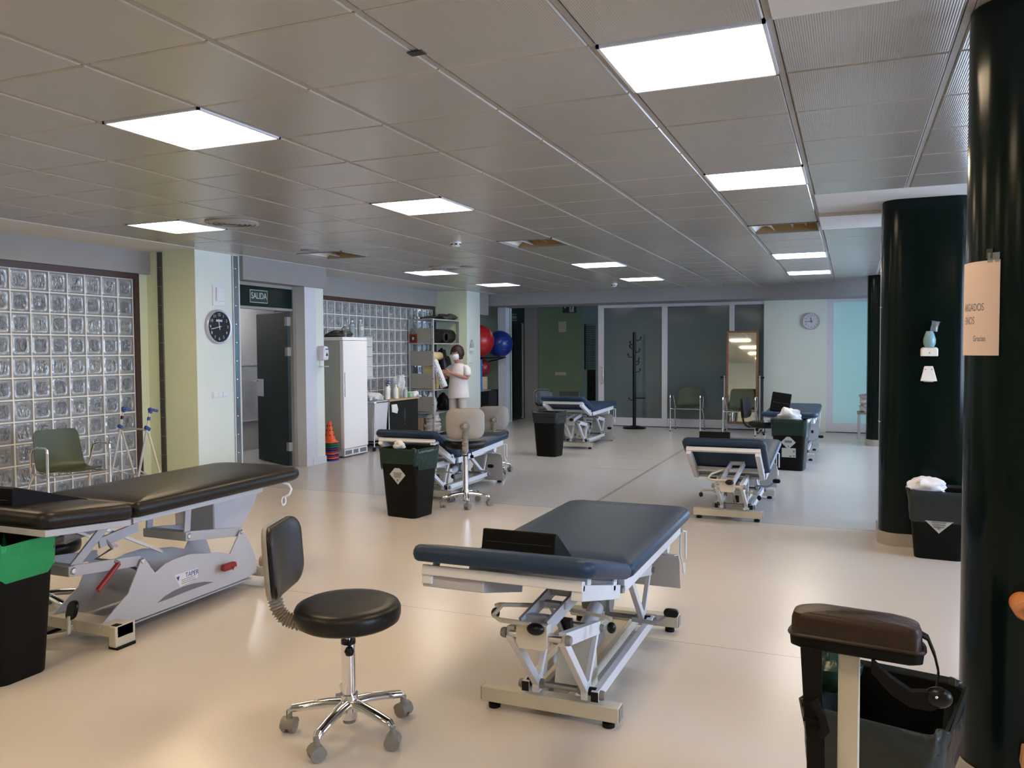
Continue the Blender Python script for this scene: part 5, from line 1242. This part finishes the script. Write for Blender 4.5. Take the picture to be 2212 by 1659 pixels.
# hair: a bob with locks
import mathutils
hm = MB(); hm.sphere((0,0,0),1,n=48); vs = []
for v in hm.v:
    v = Vector(v); a = abs(math.atan2(v.x,-v.y)); fr = max(0,min(1,(R(62)-a)/R(18)))
    low = -1.05*(1-fr)+.14*fr
    n_ = .06*mathutils.noise.noise(v*4)+.04*mathutils.noise.noise(Vector((a*9,v.x,v.z*1.5)))
    z = max(v.z, low); k = (1+n_)*(1.06 if z < -.2 else 1)
    if z < -.85: k *= .93
    hr = math.sqrt(max(.0,1-min(1,v.z)**2)) or .01
    wide = max(1, .80/max(hr,.2)) if v.z < 0 else 1
    vs.append((v.x*.112*k*min(wide,1.9), -.018+v.y*.120*k*min(wide,1.9), 1.425+z*.130))
hm.v = vs; hair = hm.build('hair','hair',P,smooth=80)
# clothing
def ell(cx, cy, z, rx, ry, n=28, wob=0, ph=0, tz=0):
    return [(cx+rx*(1+wob*sin(5*a+ph))*cos(a), cy+ry*(1+wob*cos(4*a+ph))*sin(a), z+tz*cos(a)) for a in [2*pi*k/n for k in range(n)]]
tun = MB().loft([ell(0,.005,.640,.200,.145,wob=.04,tz=.012),ell(0,.005,.68,.200,.145,wob=.035,ph=1),ell(0,.008,.80,.188,.138,wob=.025,ph=2),ell(0,.010,.92,.172,.126,wob=.02,ph=1),ell(0,.010,1.03,.170,.124),ell(0,.012,1.12,.176,.116),ell(0,.014,1.178,.158,.094),ell(0,.008,1.212,.112,.076),ell(0,.0,1.236,.072,.064),ell(0,-.002,1.232,.062,.054)],None,False,False)
tunic = tun.build('tunic','cloth_white',P,smooth=80)
for s, elb in ((1,(.215,-.03,.975)),(-1,(-.235,-.03,.975))):
    a = Vector((s*.120,.015,1.168)); b = Vector((s*.178,.01,1.130)); c = b.lerp(Vector(elb),.70)
    MB().tube([a,a.lerp(b,.6),b,b.lerp(c,.5),c,c+ (c-b).normalized()*.004],.07,n=20,rs=[.054,.060,.062,.063,.064,.056]).build('sleeve','cloth_white',P,smooth=80)
tr = MB()
for s in (-1,1):
    tr.loft([ell(s*.070,0,.88,.080,.092),ell(s*.080,0,.76,.092,.100,wob=.02),ell(s*.095,-.005,.55,.080,.088,wob=.03),ell(s*.098,-.0,.30,.072,.078,wob=.04,ph=2),ell(s*.10,.01,.07,.078,.080,wob=.03),ell(s*.10,.01,.068,.06,.06)],None,True,False)
tr.build('trousers','cloth_trouser',P,smooth=80)
for s in (-1,1): MB().loft([[(s*.105+u,-.045+v,z) for u,v in rrect4(-.042*k,.042*k,-.115*k,.085*k,[.03*k]*4)] for k,z in ((.95,.0),(1,.012),(1,.03),(.85,.06),(.55,.075))]).build('shoe','bottle_white',P)
# the roll in the hands
RL = thing('paper_towel_roll', 'white wrapped couch roll with dark printed letters, held by the person in white', 'paper roll', (-6.22,12.56,0), R(-8))
p0 = Vector((-.085,-.295,.835)); p1 = Vector((-.275,-.335,1.29)); d = (p1-p0)
r_ = .064
MB().lathe([(.012,0),(r_*.9,.0),(r_,.012),(r_,d.length-.012),(r_*.9,d.length),(.014,d.length),(.014,d.length-.02),(.012,d.length-.02)],p0,d,28).build('wrapped_roll','paper_roll',RL)
MB().lathe([(.001,d.length-.015),(.013,d.length-.015)],p0,d,16).build('core','cardboard',RL)
dn = d.normalized(); fwd = Vector((.35,-1,0)); fwd = (fwd-dn*fwd.dot(dn)).normalized(); up_ = fwd.cross(-dn)
def onroll(s):
    c = p0+dn*s+fwd*(r_+.0012)
    return Matrix(((-dn.x,up_.x,fwd.x,c.x),(-dn.y,up_.y,fwd.y,c.y),(-dn.z,up_.z,fwd.z,c.z),(0,0,0,1)))
def bend(o):
    for v in o.data.vertices:
        q = v.co-p0; h = q.dot(dn); rr = q-dn*h; v.co = p0+dn*h+rr.normalized()*(r_+.0015)
o = text('XOONX', .078, 'lettering', 'ink_blue', RL, onroll(d.length-.115)); bend(o)
o = text('OONU', .078, 'lettering', 'ink', RL, onroll(.115)); bend(o)
# dispenser + spray on the cooler-lit side of the second wall column
t = thing('gel_dispenser', 'small white gel holder with a clear spray bottle, on the wall column behind the rack', 'dispenser'); t.matrix_local = onX(-6.354,13.33,1.47)
MB().box(-.055,.055,-.03,.03,0,.06).build('holder','plastic_white',t,bevel=.008)
MB().lathe([(.001,0),(.028,.002),(.034,.03),(.030,.07),(.014,.10),(.012,.13),(.020,.14),(.001,.15)],(0,.03,.035),(0,1,0)).build('gel_bottle','clear_plastic',t)
t = thing('drip_tray', 'small white drip tray under the gel holder on the wall column behind the rack', 'tray'); t.matrix_local = onX(-6.354,13.33,1.30)
MB().box(-.045,.045,-.07,.06,0,.008).build('plate','plastic_white',t,bevel=.002); MB().box(-.05,.05,-.075,-.065,0,.07).build('shelf','plastic_white',t,bevel=.002)

# ================================================================ ALCOVE: balls, mats, cabinet
t = thing('ball_shelf', 'dark wire shelf carrying the two large exercise balls in the alcove', 'shelf', (0,0,0))
MB().tube([(-7.3,13.82,1.31),(-6.33,13.82,1.31),(-6.33,14.90,1.31),(-7.3,14.90,1.31)],.012,closed=True,n=8).build('rim','plastic_black',t)
for k in range(11): MB().cyl((-7.3,13.9+k*.095,1.308),(-6.33,13.9+k*.095,1.308),.005,n=6).build('shelf_wire','plastic_grey',t)
for y in (13.85,14.88): MB().bar((-6.36,y,1.30),(-7.3,y,1.10),.012,.02).build('bracket','plastic_black',t)
def ball(x, y, z, r, m, label):
    t = thing('exercise_ball', label, 'exercise ball', (x,y,z), 0, 'exercise balls in the alcove')
    MB().sphere((0,0,0), r, n=48).build('ball', m, t, smooth=180); v = Vector((.8,-.55,.2)).normalized()
    MB().cyl(v*(r-.003), v*(r+.004), .012).build('plug','plastic_grey',t)
    for a in (-.45,.45):
        MB().tube([(sqrt_(r,a)*cos(q),sqrt_(r,a)*sin(q),a*r) for q in [2*pi*k/40 for k in range(40)]],.0015,closed=True,n=5).build('grip_ring',m,t)
sqrt_ = lambda r, a: r*math.sqrt(1-a*a)+.0008
ball(-6.56,14.10,1.322+.312,.312,'ball_red','large red exercise ball on the alcove shelf')
ball(-6.35,14.67,1.322+.258,.258,'ball_blue','blue exercise ball beside the red one on the alcove shelf')
ball(-6.60,14.36,1.122,.170,'ball_dark_red','smaller dark red exercise ball below the shelf in the alcove')
t = thing('equipment_cabinet', 'black low cabinet with an open flap in the alcove below the balls', 'cabinet', (-6.85,14.45,0))
MB().box(-.35,.33,-.50,.55,0,.67).build('body','cabinet_black',t,bevel=.004); MB().box(-.35,.36,-.52,.10,.67,.69).build('top','frame_grey',t,bevel=.003)
MB().box(.33,.35,-.48,.0,.03,.65).build('door','door_black',t); MB().prism([(.33,.05),(.36,.05),(.36,.72),(.33,.72)],.51,.56,'y').build('open_flap','brown_frame',t)
MB().cyl((.35,.08,.30),(.358,.08,.30),.012).build('lock','chrome',t)
t = thing('foam_board', 'bright blue foam board standing at the edge of the alcove', 'mat', (-6.47,13.90,.695)); MB().box(-.07,.07,-.04,.04,0,.60).build('board','foam_blue',t,bevel=.006); MB().box(-.071,.071,-.002,.002,.002,.598).build('core_line','plastic_blue',t)
roll('foam_cylinder', 'beige foam cylinder standing on the alcove cabinet beside the blue board', 'foam roller', (-6.60,14.36,.695), (-6.60,14.36,.945), .11, 'foam_beige')

# ================================================================ FAR SIDE: coat stand, mirror, bench
t = thing('coat_stand', 'black coat stand with curved hooks in front of the dark glass door', 'coat stand', (-3.68,14.72,0))
MB().lathe([(.001,0),(.215,0),(.22,.012),(.20,.028),(.10,.045),(.045,.055),(.001,.058)],n=36).build('base','plastic_black',t)
MB().cyl((0,0,.04),(0,0,1.77),.032,n=20).build('pole','plastic_black',t)
for z, a in ((1.62,20),(1.54,-120),(1.47,150),(1.40,-20),(1.31,-170),(1.24,-30),(1.17,60),(1.04,-10)):
    d = Vector((cos(R(a)),sin(R(a)),0)); b = Vector((0,0,z))
    MB().tube([b+d*.02,b+d*.07,b+d*.105+Vector((0,0,.012)),b+d*.115+Vector((0,0,.045))],.009).sphere(b+d*.115+Vector((0,0,.052)),.016).build('hook','plastic_black',t)
MB().tube([(.10*cos(q)+.10,.10*sin(q),.56) for q in [2*pi*k/20 for k in range(20)]],.007,closed=True).build('umbrella_ring','plastic_black',t)
MB().tube([(-.02,0,.52),(-.08,0,.52),(-.10,0,.55)],.009).sphere((-.10,0,.555),.016).build('umbrella_hook','plastic_black',t)
t = thing('standing_mirror', 'tall wooden framed mirror on a metal stand behind the green armchair', 'mirror', (-1.765,14.78,0))
Mm = T((0,0,.95)) @ RX(R(-2.5)) @ T((0,0,-.95))
f = MB()
for q in ((-.27,-.235,.13,1.77),(.235,.27,.13,1.77),(-.27,.27,.13,.175),(-.27,.27,1.735,1.77)): f.box(q[0],q[1],-.015,.015,q[2],q[3])
f.xf(Mm).build('frame','wood_frame',t,bevel=.003)
MB().box(-.235,.235,-.006,.006,.175,1.735).xf(Mm).build('glass','mirror',t,smooth=0)
for s in (-1,1):
    MB().box(s*.30-.012,s*.30+.012,-.012,.012,.03,.98).build('stand_post','grey_metal',t,bevel=.002)
    MB().cyl((s*.27,0,.95),(s*.35,0,.95),.010).sphere((s*.355,0,.95),.022).build('tilt_knob','plastic_black',t)
    MB().box(s*.30-.015,s*.30+.015,-.24,.20,.03,.055).build('foot','grey_metal',t,bevel=.003)
    for yy in (-.22,.18): MB().cyl((s*.30,yy,.0),(s*.30,yy,.032),.018).build('foot_pad','rubber',t)
MB().box(-.30,.30,-.012,.012,.05,.09).build('cross_bar','grey_metal',t,bevel=.003)
t = thing('low_bench', 'low grey bench partly behind the furthest green column', 'bench', (.62,14.30,0))
MB().box(-.52,.52,-.22,.22,.40,.425).build('bench_top','plastic_grey',t,bevel=.004)
for u in (-.49,.49):
    for v in (-.19,.19): MB().box(u-.02,u+.02,v-.02,v+.02,0,.40).build('leg','grey_metal',t,bevel=.003)
for k, (m, n_) in enumerate((('towel_white','white'),('towel_blue','blue-patterned'),('towel_white','white'),('towel_blue','blue-patterned'))):
    crumple('folded_sheet', 'folded %s sheet on the low bench, %s' % (n_, ('lowest of the stack','second from the bottom','third from the bottom','topmost of the stack')[k]), 'towel', (.30,14.28,.425+k*.068), (.16,.15,.10), m, 60+k, 0, 'folded sheets on the bench')
t = thing('yellow_box', 'cream box standing under the low bench', 'box', (.33,14.28,0)); MB().box(-.05,.08,-.06,.06,.14,.33).box(-.04,.07,-.05,.05,.0,.14).build('carton','foam_beige',t,bevel=.004); MB().box(-.03,.06,-.062,-.06,.2,.28).build('label','paper_sheet',t)

# ================================================================ CAMERA, WORLD
YAW, PIT, ROLL, F = -.394, -.0412, -.0059, 1761.56
f = Vector((sin(YAW)*cos(PIT), cos(YAW)*cos(PIT), sin(PIT))); r = Vector((cos(YAW), -sin(YAW), 0)); u = r.cross(f)
r2 = r*cos(ROLL)+u*sin(ROLL); u2 = -r*sin(ROLL)+u*cos(ROLL)
cd = bpy.data.cameras.new('camera'); cam = bpy.data.objects.new('camera', cd); C.objects.link(cam)
cam.matrix_world = Matrix(((r2.x,u2.x,-f.x,0),(r2.y,u2.y,-f.y,0),(r2.z,u2.z,-f.z,1.45),(0,0,0,1)))
cd.sensor_fit = 'HORIZONTAL'; cd.sensor_width = 36; cd.lens = F/2212*36; cd.clip_start = .05
bpy.context.scene.camera = cam
w = bpy.data.worlds.new('world'); bpy.context.scene.world = w; w.use_nodes = True
bg = w.node_tree.nodes['Background']; bg.inputs[0].default_value = (.58,.74,1.,1); bg.inputs[1].default_value = WORLD
vs_ = bpy.context.scene.view_settings
bpy.context.scene.display_settings.display_device = 'sRGB'
vs_.view_transform = 'Standard'; vs_.look = 'None'; vs_.gamma = 1; vs_.use_curve_mapping = False; vs_.exposure = EXPO
